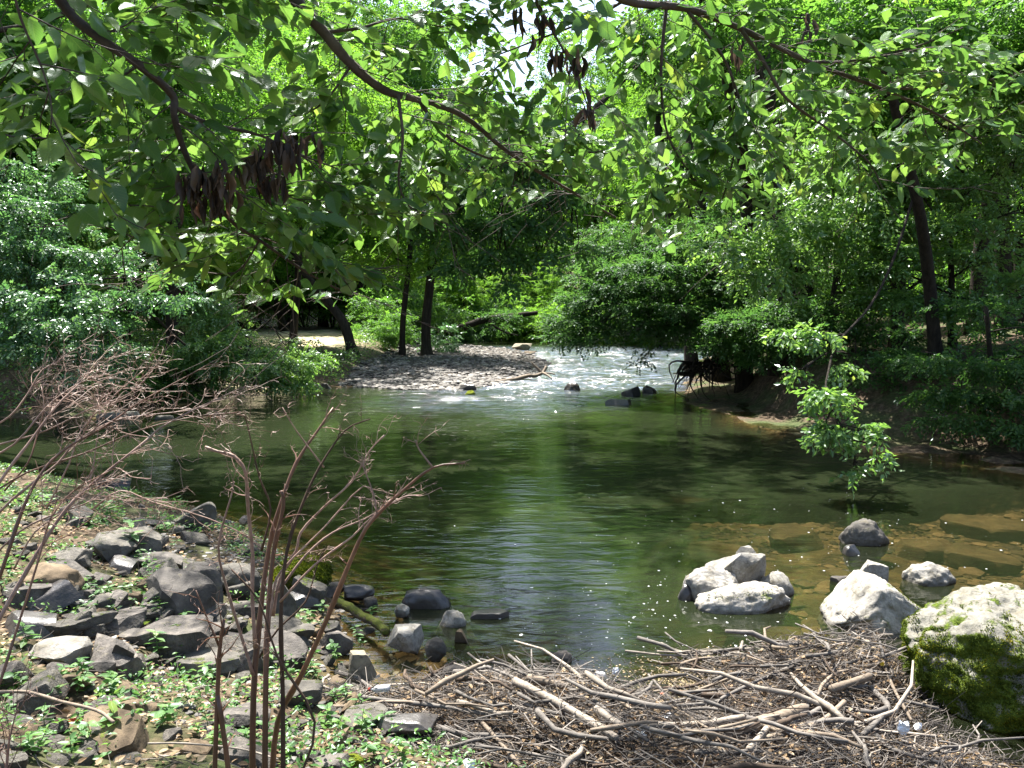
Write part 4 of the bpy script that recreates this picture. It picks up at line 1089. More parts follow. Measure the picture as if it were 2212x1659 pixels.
# right bank
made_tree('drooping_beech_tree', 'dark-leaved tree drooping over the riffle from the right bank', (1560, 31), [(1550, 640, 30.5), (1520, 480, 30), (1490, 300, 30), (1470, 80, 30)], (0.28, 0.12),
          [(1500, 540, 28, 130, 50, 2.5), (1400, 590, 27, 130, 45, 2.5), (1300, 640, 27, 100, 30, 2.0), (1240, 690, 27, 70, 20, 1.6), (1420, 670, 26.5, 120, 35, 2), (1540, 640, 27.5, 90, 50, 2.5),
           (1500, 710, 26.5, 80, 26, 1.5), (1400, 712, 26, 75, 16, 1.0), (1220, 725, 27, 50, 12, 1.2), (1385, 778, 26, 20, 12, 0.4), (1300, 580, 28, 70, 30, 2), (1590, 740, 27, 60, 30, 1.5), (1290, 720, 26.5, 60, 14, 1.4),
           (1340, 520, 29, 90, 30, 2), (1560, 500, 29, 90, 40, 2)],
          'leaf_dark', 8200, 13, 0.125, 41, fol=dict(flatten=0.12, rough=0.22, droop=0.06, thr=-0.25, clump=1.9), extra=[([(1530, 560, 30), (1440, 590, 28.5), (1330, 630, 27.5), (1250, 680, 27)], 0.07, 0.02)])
made_tree('sunlit_ash_tree', 'tree with bright sunlit compound leaves leaning out from the right bank', (1700, 25), [(1702, 600, 25), (1690, 420, 25), (1660, 250, 25), (1640, 60, 25)], (0.42, 0.22),
          [(1560, 520, 21, 60, 30, 1.2), (1650, 560, 20.5, 80, 50, 1.4), (1700, 500, 21, 100, 45, 1.6), (1790, 430, 22, 120, 60, 2.0), (1860, 500, 22, 110, 50, 2), (1700, 360, 27, 110, 60, 2),
           (1950, 430, 23, 110, 70, 2), (1840, 330, 24, 120, 70, 2.2), (1720, 600, 20.5, 60, 30, 1), (1600, 340, 28, 90, 60, 2)],
          'leaf_ash', 3300, 12, 0.16, 42, fol=dict(droop=0.35, thr=-0.1, clump=1.4))
made_tree('hanging_ash_tree', 'tree whose low sprays hang brightly lit over the shaded pool at right', (2030, 19.5), [(2010, 640, 19), (1990, 480, 18), (1950, 300, 17), (1900, 100, 16)], (0.16, 0.08),
          [(1760, 712, 14.5, 40, 9, 0.3), (1685, 730, 14.5, 22, 7, 0.15), (1815, 760, 14, 26, 8, 0.2), (1730, 800, 14, 20, 7, 0.12),
           (1785, 862, 12.8, 36, 16, 0.2), (1800, 885, 12.8, 24, 8, 0.15), (1815, 925, 12.6, 36, 12, 0.2), (1785, 935, 12.6, 18, 10, 0.15), (1865, 932, 12.6, 36, 9, 0.2), (1915, 948, 12.6, 22, 7, 0.12), (1895, 962, 12.6, 18, 7, 0.1),
           (1845, 1005, 12.5, 14, 16, 0.12), (1835, 990, 12.5, 9, 8, 0.08)],
          'leaf_ash', 280, 9, 0.12, 43, fol=dict(droop=0.55, thr=-0.9, clump=2.5, rough=0.4), limbs='short', extra=[([(1975, 420, 17.8), (1930, 560, 17), (1880, 660, 16), (1810, 740, 14.6), (1790, 800, 13.6), (1785, 850, 12.9), (1815, 915, 12.6), (1842, 960, 12.5), (1845, 1000, 12.5)], 0.03, 0.005),
                                                                                                                      ([(1815, 915, 12.6), (1870, 930, 12.6), (1930, 950, 12.6)], 0.008, 0.003)])
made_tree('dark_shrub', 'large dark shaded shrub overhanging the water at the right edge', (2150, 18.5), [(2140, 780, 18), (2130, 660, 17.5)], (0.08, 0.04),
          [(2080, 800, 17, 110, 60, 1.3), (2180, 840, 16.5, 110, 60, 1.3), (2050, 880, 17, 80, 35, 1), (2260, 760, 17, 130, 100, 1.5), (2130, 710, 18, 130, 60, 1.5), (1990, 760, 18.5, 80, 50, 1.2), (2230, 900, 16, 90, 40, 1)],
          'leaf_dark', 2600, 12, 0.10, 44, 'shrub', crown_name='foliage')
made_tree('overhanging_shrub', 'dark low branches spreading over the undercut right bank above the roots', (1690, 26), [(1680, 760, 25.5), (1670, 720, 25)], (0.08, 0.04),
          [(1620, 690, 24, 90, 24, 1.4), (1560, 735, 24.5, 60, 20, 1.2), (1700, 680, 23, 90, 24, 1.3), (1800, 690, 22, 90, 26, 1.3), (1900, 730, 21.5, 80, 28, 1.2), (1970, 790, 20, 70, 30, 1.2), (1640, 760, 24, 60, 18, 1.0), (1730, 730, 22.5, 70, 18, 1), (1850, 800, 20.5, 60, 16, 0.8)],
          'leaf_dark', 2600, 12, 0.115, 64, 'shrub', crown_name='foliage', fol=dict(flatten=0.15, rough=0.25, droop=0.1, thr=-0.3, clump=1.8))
made_tree('layered_bank_tree', 'leafy small tree in flat layers hiding the trunks at the right edge of the wood', (2060, 22), [(2055, 600, 21.5), (2050, 480, 21)], (0.1, 0.05),
          [(1900, 560, 21, 90, 26, 1.3), (2000, 480, 21, 100, 28, 1.3), (2100, 560, 20.5, 100, 28, 1.3), (2190, 470, 20.5, 80, 30, 1.2), (1980, 650, 20.5, 90, 24, 1.2), (2090, 660, 20, 90, 26, 1.2), (2200, 620, 20, 80, 30, 1.2), (1900, 640, 21, 60, 20, 1.0), (1840, 590, 22, 60, 20, 1.0), (2090, 400, 21.5, 90, 26, 1.2), (1950, 400, 22, 80, 24, 1.2)],
          'leaf_ash', 3000, 12, 0.12, 65, fol=dict(flatten=0.15, rough=0.25, droop=0.15, thr=-0.15, clump=1.6))
made_tree('slanting_tree', 'dark trunk slanting up to the right near the right edge', (2108, 24), [(2118, 560, 24), (2140, 430, 24), (2185, 320, 24), (2260, 150, 24)], (0.24, 0.2),
          [(2120, 250, 23, 110, 60, 1.8), (2230, 180, 23, 110, 70, 1.8), (2200, 330, 22, 80, 40, 1.5), (2040, 330, 23, 90, 50, 1.6)], 'leaf_ash', 1500, 12, 0.15, 45)
made_tree('tall_trunk_tree', 'straight tall trunk standing between the slanting trunk and the right edge', (2172, 25), [(2166, 560, 25), (2162, 430, 25), (2160, 250, 25), (2158, 0, 25), (2150, -200, 25)], (0.24, 0.16),
          [(2150, 60, 25, 120, 70, 2), (2060, -60, 25, 130, 80, 2.4), (2220, -80, 25, 120, 80, 2.4)], 'leaf_far', 1300, 12, 0.15, 46)
made_tree('edge_trunk_tree', 'thin dark trunk closest to the right edge', (2205, 26), [(2200, 560, 26), (2203, 430, 26), (2195, 330, 26), (2200, 0, 26)], (0.15, 0.1),
          [(2290, 420, 25, 90, 60, 2), (2260, 260, 25, 60, 60, 2)], 'leaf_far', 900, 12, 0.15, 47)
made_tree('y_forked_tree', 'small dark tree forking low in a Y in the middle of the right wood', (1795, 27), [(1800, 660, 27), (1803, 640, 27), (1812, 540, 27), (1810, 420, 27), (1815, 300, 27)], (0.17, 0.07),
          [(1760, 480, 27, 60, 40, 1.2), (1880, 470, 27, 70, 45, 1.5), (1810, 380, 27, 80, 50, 1.5)], 'leaf_far', 1100, 12, 0.14, 48, extra=[([(1800, 655, 27), (1830, 620, 27), (1870, 602, 27), (1920, 600, 27)], 0.09, 0.04), ([(1802, 640, 27), (1830, 575, 27), (1812, 480, 26.8)], 0.05, 0.03)])
made_tree('straight_dark_tree', 'stout dark upright trunk right of the Y-forked tree', (1940, 23), [(1940, 640, 23), (1948, 520, 23), (1950, 380, 23), (1955, 200, 23), (1960, 0, 23)], (0.2, 0.14),
          [(1900, 220, 23, 110, 60, 2), (2010, 140, 23, 110, 70, 2), (1870, 80, 23, 120, 70, 2.2)], 'leaf_far', 1700, 12, 0.15, 49)
made_tree('twin_trunk_tree', 'leaning trunk with a second stem, above the drooping dark tree', (1500, 36), [(1480, 640, 36), (1462, 540, 36), (1440, 430, 36), (1425, 300, 36), (1400, 100, 36)], (0.25, 0.16),
          [(1500, 200, 37, 120, 70, 3), (1560, 100, 38, 130, 80, 3), (1430, 60, 38, 90, 60, 2.5), (1600, 250, 36, 110, 70, 3), (1430, 330, 38, 80, 50, 2.0)], 'leaf_yellow', 3400, 13, 0.17, 50,
          extra=[([(1490, 640, 36), (1505, 540, 36), (1480, 440, 36), (1470, 360, 36)], 0.2, 0.14)])
made_tree('bank_shade_tree', 'broad tree added on the right bank, its high canopy placed to shade the right of the pool', (2330, 22), [(2320, 500, 22), (2290, 200, 21.5), (2200, -80, 21)], (0.3, 0.15),  # added canopy, lobes set where they shade the right bank and pool
          [(1430, 90, 20, 120, 60, 1.4), (1600, 30, 19.5, 130, 60, 1.2), (1760, 90, 19, 130, 60, 1.4), (1900, 20, 18.5, 130, 60, 1.4), (2050, 90, 18.5, 140, 60, 1.5), (2180, 10, 18, 140, 70, 1.5), (2300, 110, 18, 140, 70, 1.5),
           (1700, -30, 21, 160, 60, 1.6), (1950, -60, 21, 160, 60, 1.6), (2150, 170, 19, 120, 50, 1.2), (2420, -30, 17.5, 160, 80, 2), (2480, 150, 17, 150, 90, 2)], 'leaf_far', 4600, 12, 0.15, 62, fol=dict(thr=-0.3))
def world_lobe(x, y, z, rx, ry, rz):
    w_ = np.array([x, y, z]); a = w_ - np.array([0, 0, CAMZ])
    dp_ = a[1] * math.cos(PITCH) - a[2] * math.sin(PITCH); up_ = a[1] * math.sin(PITCH) + a[2] * math.cos(PITCH)
    return (CX + F * a[0] / dp_, CY - F * up_ / dp_, y, rx * F / y, rz * F / y, ry)
made_tree('pool_shade_tree', 'very tall tree added out of view on the left bank, its high crown shading the pool', (-420, 22), [world_lobe(-14.5, 22, 8, 1, 1, 1)[:3], world_lobe(-11, 21, 14, 1, 1, 1)[:3], world_lobe(-7, 20, 16.5, 1, 1, 1)[:3]], (0.35, 0.12),  # out-of-view tree, added so that its crown shades the pool
          [world_lobe(*l) for l in [(-8.5, 21, 14.5, 2.2, 2.2, 0.8), (-5.5, 24, 15, 2.4, 2.2, 0.8), (-4.5, 19.5, 14.5, 2.2, 2.0, 0.8), (-1.5, 22.5, 15, 2.2, 2.2, 0.8), (-1.2, 26, 15.5, 2.2, 1.8, 0.8), (0.2, 20.5, 14, 1.8, 1.4, 0.7),
                                  (-3.8, 15.5, 12.8, 1.8, 1.6, 0.7), (-1.0, 16.6, 12.8, 1.6, 1.4, 0.7), (2.0, 24, 15, 2.0, 1.8, 0.8), (-7.5, 17, 13.5, 1.8, 1.6, 0.7), (-2.6, 13.2, 12, 1.2, 1.0, 0.6)]],
          'leaf_far', 5200, 12, 0.16, 63, fol=dict(thr=-0.3))
made_tree('thick_ivy_tree', 'thickest trunk high in the right wood with shaggy bark', (1690, 33), [(1680, 560, 33), (1672, 400, 33), (1655, 250, 33), (1640, 80, 33), (1630, -80, 33)], (0.5, 0.38),
          [(1580, 120, 32, 110, 60, 2.4), (1740, 160, 32, 120, 70, 2.4), (1650, 0, 32, 140, 70, 2.8), (1760, 20, 32, 120, 70, 2.6)], 'leaf_far', 3000, 12, 0.17, 51)
# centre: dark oak branches hanging across the view
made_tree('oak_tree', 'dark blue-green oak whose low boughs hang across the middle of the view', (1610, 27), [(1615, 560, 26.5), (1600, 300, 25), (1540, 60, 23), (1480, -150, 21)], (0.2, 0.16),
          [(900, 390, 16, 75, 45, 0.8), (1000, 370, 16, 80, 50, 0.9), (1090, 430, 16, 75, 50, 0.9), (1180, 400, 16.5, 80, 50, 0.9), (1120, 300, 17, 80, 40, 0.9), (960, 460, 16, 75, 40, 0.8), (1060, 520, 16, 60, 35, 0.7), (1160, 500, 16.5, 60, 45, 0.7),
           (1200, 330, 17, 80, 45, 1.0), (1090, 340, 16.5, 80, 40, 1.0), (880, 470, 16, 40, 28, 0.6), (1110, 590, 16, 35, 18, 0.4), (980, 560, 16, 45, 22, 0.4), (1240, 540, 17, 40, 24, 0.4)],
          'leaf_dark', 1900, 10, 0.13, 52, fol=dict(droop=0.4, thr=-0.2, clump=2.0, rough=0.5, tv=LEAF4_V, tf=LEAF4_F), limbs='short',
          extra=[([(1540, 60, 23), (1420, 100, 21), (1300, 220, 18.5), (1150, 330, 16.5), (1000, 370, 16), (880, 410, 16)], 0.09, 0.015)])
# left bank
made_tree('dark_trunk_tree', 'stout dark trunk standing behind the drooping left bush', (379, 33), [(379, 690, 33), (378, 600, 33), (372, 420, 33), (380, 250, 32), (370, 50, 32)], (0.38, 0.25),
          [(330, 340, 30, 120, 60, 2.5), (440, 280, 30, 120, 60, 2.5), (260, 220, 30, 120, 70, 2.5), (400, 150, 30, 140, 80, 3), (300, 60, 30, 140, 80, 3), (480, 60, 30, 120, 80, 3), (300, 480, 30, 100, 40, 2)], 'leaf_far', 4200, 13, 0.15, 53)
made_tree('glade_tree', 'slim dark trunk standing alone in the sunlit glade', (630, 38), [(636, 690, 38), (642, 620, 38), (645, 520, 38), (640, 350, 38), (635, 150, 38)], (0.19, 0.12),
          [(600, 430, 38, 90, 45, 2.5), (700, 380, 38, 90, 50, 2.5), (620, 280, 38, 110, 60, 3), (720, 220, 38, 110, 70, 3), (560, 180, 38, 100, 60, 3)], 'leaf_yellow', 3600, 13, 0.17, 54)
made_tree('leaning_trunk_tree', 'trunk leaning steeply to the left beside the glade', (765, 37), [(745, 705, 37), (715, 660, 37), (680, 620, 36.5), (640, 560, 36), (600, 480, 36)], (0.24, 0.14),
          [(620, 470, 35, 70, 35, 1.5), (560, 520, 35, 60, 30, 1.5)], 'leaf_yellow', 900, 12, 0.15, 55)
made_tree('bar_tree', 'thicker of the two upright trunks at the back of the gravel bar', (922, 43), [(920, 700, 43), (930, 600, 43), (938, 500, 43), (945, 380, 43), (950, 200, 43)], (0.27, 0.16),
          [(900, 560, 43, 60, 35, 2), (1000, 540, 43, 70, 40, 2.5), (930, 450, 43, 90, 50, 3), (1010, 400, 43, 90, 50, 3), (870, 350, 43, 100, 60, 3), (970, 280, 43, 110, 60, 3), (900, 330, 48, 120, 60, 3), (1020, 310, 48, 110, 50, 3)], 'leaf_yellow', 5000, 13, 0.17, 56)
made_tree('slim_bar_tree', 'slimmer of the two upright trunks at the back of the gravel bar', (868, 42), [(870, 700, 42), (878, 620, 42), (886, 540, 42), (885, 420, 42), (880, 250, 42)], (0.16, 0.1),
          [(820, 560, 42, 70, 35, 2), (850, 480, 42, 80, 40, 2.5), (800, 410, 42, 90, 50, 2.5), (860, 280, 42, 100, 60, 3), (760, 300, 42, 100, 60, 3)], 'leaf_yellow', 3400, 13, 0.17, 57)
made_tree('left_bush', 'large bush with glossy blue-green leaves drooping over the left shore', (120, 23.5), [(130, 740, 23), (140, 620, 22.5)], (0.12, 0.06),
          [(60, 640, 21, 120, 55, 1.3), (180, 660, 20.5, 110, 55, 1.3), (222, 725, 20, 60, 40, 0.9), (120, 720, 20.5, 120, 60, 1.3), (30, 720, 21, 100, 60, 1.3), (265, 775, 19.8, 40, 26, 0.7), (100, 570, 22, 130, 50, 1.5),
           (0, 540, 22, 120, 60, 1.5), (190, 540, 22.5, 100, 40, 1.4), (60, 470, 23, 130, 50, 1.6), (180, 780, 20, 90, 30, 1.0), (60, 400, 24, 120, 50, 1.6), (320, 615, 21, 60, 24, 0.8), (400, 625, 20.5, 50, 16, 0.6)],
          'leaf_blue', 4600, 12, 0.115, 58, 'shrub', crown_name='foliage', fol=dict(droop=0.35, thr=-0.2, clump=1.6), extra=[([(250, 620, 21), (330, 680, 21), (370, 720, 21.5), (400, 745, 22)], 0.035, 0.03)])
made_tree('drooping_maple_shrub', 'light green shrub arching down to the water below the glade', (500, 31), [(510, 720, 30), (520, 680, 29)], (0.1, 0.05),
          [(470, 700, 28, 60, 30, 1.5), (540, 765, 27, 80, 25, 1.2), (460, 750, 26.5, 70, 35, 1.3), (540, 790, 26, 80, 28, 1.0), (610, 790, 26.5, 70, 25, 1.0), (650, 770, 27.5, 60, 25, 1), (440, 800, 26, 60, 28, 1), (580, 820, 26, 40, 14, 0.6), (650, 812, 26.5, 35, 12, 0.6), (450, 660, 28, 60, 22, 1.2)],
          'leaf_ash', 3300, 12, 0.12, 59, 'shrub', crown_name='foliage', fol=dict(droop=0.4, thr=-0.2, clump=1.6))
made_tree('bank_shrub', 'dark low shrub under the left tree trunk at the water edge', (350, 27), [(350, 770, 27)], (0.06, 0.04),
          [(340, 812, 25.5, 80, 22, 1.0), (260, 830, 24.5, 80, 28, 1.0), (430, 835, 25.5, 50, 16, 0.7)], 'leaf_dark', 1300, 12, 0.11, 60, 'shrub', crown_name='foliage')
made_tree('dry_grass_bush', 'greyish bushy clump at the back corner of the gravel bar', (960, 47), [(960, 740, 47)], (0.05, 0.03),
          [(950, 735, 46, 45, 25, 1.5), (975, 745, 46, 30, 18, 1.2), (960, 715, 47, 35, 15, 1.2)], 'leaf_blue', 500, 9, 0.15, 61, 'shrub', crown_name='foliage')
print('trees', time.time() - T0)

# fallen trunk beyond the bar, roots in the undercut bank, driftwood on the bar
def log(name, label, cat, pts, r0, r1, mat, z=None, seg=8, group=None, extra=(), base=None):
    P = smooth_path([Q(*p) if z is None else W(p[0], p[1], z if len(p) < 3 else p[2]) for p in pts], sub=4)
    b = P[0].copy() if base is None else base
    rad = np.linspace(r0, r1, len(P)) * (1 + 0.1 * np.sin(np.arange(len(P)) * 2.1))
    rad = np.r_[rad[0] * 0.6, rad, rad[-1] * 0.5]
    P2 = np.vstack([P[0], P, P[-1]])
    P2[0] -= nrm(P[1] - P[0]) * r0 * 0.4
    P2[-1] += nrm(P[-1] - P[-2]) * r1 * 0.4
    paths, rr = [P2 - b], [rad]
    for e in extra:
        ep = smooth_path([Q(*p) if z is None else W(p[0], p[1], z if len(p) < 3 else p[2]) for p in e[0]], sub=3)
        paths.append(ep - b); rr.append(np.linspace(e[1], e[2], len(ep)))
    V, Fc = tubes(paths, rr, seg)
    V = V + nrm(V - 0.001) * 0
    o = link(name, make_mesh(name, V, Fc, [M[mat]], smooth=True), loc=b)
    return tag(o, label, cat, group)

log('fallen_trunk', 'mossy fallen trunk lying across the far bank beyond the gravel bar', 'log', [(985, 712, 62), (1050, 690, 63), (1110, 682, 64), (1160, 676, 64)], 0.28, 0.16, 'bark', extra=[([(1050, 690, 63), (1085, 715, 62), (1120, 725, 62)], 0.1, 0.04)])
log('bar_driftwood', 'pale bent driftwood branch with an upturned end on the gravel bar', 'driftwood', [(1030, 832, 31.8), (1070, 826, 32), (1110, 820, 32.5), (1140, 812, 33.2), (1155, 812, 33.5), (1172, 805, 33.8), (1180, 792, 34)], 0.10, 0.06, 'wood_tan',
    extra=[([(1170, 806, 33.8), (1160, 795, 33.8), (1152, 787, 33.8), (1148, 782, 33.8)], 0.07, 0.02), ([(1172, 805, 33.8), (1185, 812, 33.4), (1192, 818, 33)], 0.06, 0.02), ([(1175, 806, 33.8), (1190, 806, 33.6), (1200, 810, 33.4)], 0.04, 0.015)])
log('bar_stick', 'thin grey stick lying on the far part of the gravel bar', 'stick', [(1118, 768, 46), (1140, 766, 46.5), (1158, 762, 47)], 0.05, 0.03, 'wood_grey')
# root mass of the right point
r = np.random.default_rng(66)
paths, rads = [], []
c0 = Q(1500, 790, 26.5)
for k in range(60):
    a = c0 + r.normal(size=3) * [0.45, 0.3, 0.1] + [0.45, 0, 0.1] if k > 26 else c0 + r.normal(size=3) * [0.2, 0.2, 0.1]
    ang = r.uniform(-2.8, 0.4)
    e = a + np.array([math.cos(ang) * r.uniform(0.3, 0.8) - 0.1, -r.uniform(0.1, 0.6), math.sin(ang) * r.uniform(0.4, 1.1) - 0.1])
    p, q = limb(a, e, r.uniform(0.015, 0.06), 0.008, 900 + k, 0.2, 8, 0.05)
    paths.append(p); rads.append(q)
ring = np.array([Q(1492 + (24 + 5 * math.sin(3 * t)) * math.cos(t), 798 + (17 + 6 * math.sin(2 * t + 1)) * math.sin(t), 26 + 0.25 * math.sin(t * 1.5)) for t in np.linspace(1.3, 4.9, 12)])
paths.append(ring); rads.append(np.linspace(0.08, 0.04, len(ring)))
V, Fc = tubes([p - c0 for p in paths], rads, 6)
tag(link('root_tangle', make_mesh('root_tangle', V, Fc, [M['bark']], smooth=True), loc=c0), 'dark looping roots hanging bare from the undercut right bank by the riffle', 'roots')
# undercut right bank: roots and pale twigs
for pts, lb in [([(2075, 880), (2110, 866), (2150, 850), (2190, 840)], 'pale dead branch lying on the dark right bank behind the hanging spray'),
                ([(2010, 905), (2060, 898), (2100, 900)], 'short bleached stick on the mud of the right bank'),
                ([(1830, 835), (1845, 815), (1862, 800)], 'thin pale stick standing by the lowest hanging spray')]:
    gd = G(pts[0][0], pts[0][1])[1]
    log('bank_branch', lb, 'branch', [(a, b_, gd - 0.2) for a, b_ in pts], 0.03, 0.012, 'wood_pale')
print('logs', time.time() - T0)

# ------------------------------------------------------------------ driftwood heap
D = 'driftwood'
def heap_z(x, y):
    P3 = np.stack([x, y, 0 * x], -1)
    dm = poly_sd(DAM, x, y)
    return np.maximum(height(x, y), 0.0) + sstep(-0.1, 0.6, dm) * (0.12 + 0.11 * wav(P3, 1.3, 44))
for nm, lb, pts, wpx, mat, z, ex in [
    ('pale_log', 'thick bleached log slanting down through the left of the driftwood heap', [(1111, 1471), (1211, 1521), (1331, 1594)], 19, 'wood_pale', 0.26, []),
    ('pink_log', 'short pinkish log right above the thick bleached log', [(1143, 1464), (1231, 1484)], 18, 'wood_tan', 0.16, []),
    ('stubby_pale_log', 'stubby pale log right of the thick bleached one', [(1288, 1531), (1338, 1566)], 17, 'wood_pale', 0.2, []),
    ('thin_dark_pole', 'thin dark pole crossing above the stubby pale log', [(1281, 1511), (1356, 1571), (1400, 1600)], 9, 'wood_grey', 0.27, []),
    ('brown_pole', 'brown pole sloping right in the middle left of the heap', [(1301, 1486), (1376, 1541)], 9, 'wood_tan', 0.25, []),
    ('wavy_root', 'dark wavy root lying on the yellow scum', [(1393, 1484), (1463, 1486), (1506, 1479), (1531, 1466)], 8, 'wood_dark', 0.14, []),
    ('straight_rod', 'straight reddish rod rising to the right from the scum', [(1501, 1494), (1598, 1456), (1656, 1431)], 7, 'wood_tan', 0.2, []),
    ('dark_round_log', 'dark smooth log below the wavy root', [(1453, 1496), (1571, 1504)], 14, 'wood_dark', 0.14, []),
    ('curved_bough', 'long grey bough curving up to the right across the heap', [(1371, 1529), (1531, 1519), (1573, 1501), (1656, 1461), (1720, 1436)], 9, 'wood_grey', 0.2, []),
    ('white_plank', 'long whitish split log lying level in the heap centre', [(1388, 1566), (1506, 1566), (1606, 1549)], 17, 'wood_pale', 0.2, []),
    ('thick_tan_log', 'thickest tan log in the right half of the heap', [(1536, 1592), (1656, 1558), (1739, 1530)], 32, 'wood_tan', 0.22, []),
    ('tan_rod', 'slender tan rod just below the thickest tan log', [(1451, 1611), (1581, 1586), (1643, 1576)], 9, 'wood_tan', 0.3, []),
    ('curved_tan_branch', 'tan knobbly branch bending up to the right below the thickest tan log', [(1645, 1598), (1721, 1579), (1779, 1556), (1824, 1516)], 16, 'wood_tan', 0.32, []),
    ('grey_round_log', 'grey log with a knot between the tan branch and the thickest tan log', [(1655, 1581), (1734, 1551), (1789, 1521)], 15, 'wood_grey', 0.28, []),
    ('short_tan_log', 'short tan log with broken ends in the upper right of the heap', [(1796, 1489), (1879, 1461)], 19, 'wood_tan', 0.26, []),
    ('forked_branch', 'dark grey forked branch near the big mossy boulder', [(1879, 1486), (1916, 1521), (1909, 1544), (1851, 1599)], 14, 'wood_grey', 0.34, [([(1914, 1530), (1890, 1538), (1859, 1536)], 6, 4)]),
    ('stout_front_stick', 'stout stick running to the lower right at the heap front', [(1891, 1586), (1929, 1619), (2034, 1649)], 11, 'wood_grey', 0.3, []),
    ('lower_right_pole', 'plain pole pointing down right under the mossy boulder', [(1971, 1604), (2054, 1654)], 9, 'wood_tan', 0.25, []),
    ('outer_right_stick', 'outermost thin forked stick at the bottom right of the heap', [(2029, 1601), (2074, 1611), (2139, 1651)], 5, 'wood_grey', 0.25, [([(2074, 1611), (2070, 1622), (2040, 1626)], 2.5, 1.5)]),
    ('leaning_pole', 'brown stem leaning against the big mossy boulder', [(1909, 1429), (1929, 1484), (1969, 1556)], 8, 'wood_tan', 0.35, []),
    ('rim_stick', 'longest thin stick along the far rim of the heap', [(1351, 1406), (1456, 1416), (1581, 1411), (1659, 1416), (1839, 1411)], 5, 'wood_pale', 0.08, []),
    ('white_rim_branch', 'whitish branch on the far rim with an upright stub', [(1428, 1391), (1468, 1409), (1560, 1406), (1628, 1401)], 9, 'wood_pale', 0.1, [([(1600, 1404), (1602, 1394), (1604, 1386)], 4, 3)]),
    ('rim_brown_stick', 'brown stick sloping right just inside the far rim', [(1428, 1434), (1486, 1434), (1551, 1458)], 6, 'wood_dark', 0.1, []),
    ('long_grey_log', 'long grey log along the left front of the heap', [(743, 1499), (803, 1509), (953, 1526), (1068, 1546)], 11, 'wood_grey', 0.24, []),
    ('low_grey_log', 'grey bark-covered log low down beneath the long grey log', [(945, 1571), (1003, 1586), (1090, 1589)], 14, 'wood_grey', 0.24, []),
    ('brown_front_branch', 'brown branch running off the bottom edge left of centre', [(1040, 1559), (1106, 1634), (1150, 1690)], 10, 'wood_tan', 0.3, []),
    ('upright_grey_stick', 'grey stick leaning nearly upright at the left front', [(850, 1514), (823, 1594)], 5, 'wood_grey', 0.3, []),
    ('bark_plank', 'flat pale grey strip of bark at the lower right of the heap', [(1749, 1591), (1824, 1604)], 14, 'wood_grey', 0.33, []),
    ('bent_low_stick', 'crooked stick dropping to the bottom edge under the forked branch', [(1864, 1594), (1881, 1659), (1885, 1700)], 6, 'wood_grey', 0.3, []),
    ('wet_dark_limb', 'wet dark limb at the left end of the heap by the pointed stone', [(913, 1469), (983, 1429)], 9, 'wood_dark', 0.12, []),
    ('white_stump_end', 'short bleached stump end among grey rods in the heap', [(1618, 1619), (1656, 1574)], 16, 'wood_pale', 0.3, []),
    ('mossy_log', 'log with yellow moss slanting down to the trickle from the moss rock', [(728, 1301), (755, 1312), (780, 1330), (812, 1345), (835, 1366)], 21, 'mossy_wood', 0.12, []),
    ('weed_bent_branch', 'thin pale bent branch in the weeds at the bottom left', [(320, 1606), (400, 1606), (520, 1618), (600, 1640)], 5, 'wood_pale', 0.85, []),
    ('bottom_pale_twig', 'pale crooked twig at the bottom edge among the dark weeds', [(820, 1665), (850, 1650), (866, 1636)], 5, 'wood_pale', 0.5, []),
    ('bank_branch_brown', 'brown fallen branch lying in the sunny litter at lower left', [(-10, 1495), (60, 1495), (130, 1515), (210, 1535), (245, 1560)], 8, 'wood_tan', 0.95, []),
    ('white_tangle_branch', 'small white forked branch beside the broad grey block', [(152, 1150), (175, 1180), (200, 1208), (222, 1220)], 4, 'wood_pale', 0.6, [([(155, 1158), (160, 1180), (172, 1205)], 1.6, 1)])]:
    P0 = W(pts[0][0], pts[0][1], z)
    k = P0[1] / F
    if poly_sd(DAM, P0[:1], P0[1:2])[0] > -0.3:
        q_ = []
        for a, b_ in pts:
            zz = 0.2
            for _ in range(3):
                w_ = W(a, b_, zz)
                zz = float(heap_z(w_[:1], w_[1:2])[0]) + wpx / 2 * k * 0.7 + 0.035
            q_.append((a, b_, zz))
        zm = sum(q[2] for q in q_) / len(q_)
        pts = [(a, b_, 0.35 * zz + 0.65 * zm) for a, b_, zz in q_]
    log(nm, lb, D, pts, wpx / 2 * k, wpx / 2 * k * 0.85, mat, z=z, extra=[(e[0], e[1] * k, e[2] * k) for e in ex])

r = np.random.default_rng(99)
bxm, bym = DAM.min(0), DAM.max(0)
def heap_points(n, marg=-0.05):
    out_ = []
    while len(out_) < n:
        x = r.uniform(bxm[0], bym[0], n * 3); y = r.uniform(max(bxm[1], 3.9), bym[1], n * 3)
        k = poly_sd(DAM, x, y) > marg
        out_ += list(zip(x[k], y[k]))
    return np.array(out_[:n])
def stick_path(p, L, r_, curve=0.12, npt=5, tilt=0.12, zoff=0.0):
    # most lie along the drift line, a few across
    a = r_.normal() * 0.5 + 0.28 * (p[0] - 1.3) if r_.random() < 0.6 else r_.uniform(0, math.pi)
    dv = np.array([math.cos(a), math.sin(a), r_.normal() * tilt])
    t = np.linspace(-0.5, 0.5, npt)[:, None]
    side = np.array([-dv[1], dv[0], 0])
    P = np.array([p[0], p[1], 0]) + dv * t * L + side * (1 - 4 * t * t) * L * curve * r_.normal() + r_.normal(size=(npt, 3)) * L * 0.02
    z0 = heap_z(np.array([p[0]]), np.array([p[1]]))[0]
    P[:, 2] += z0 + zoff
    return P
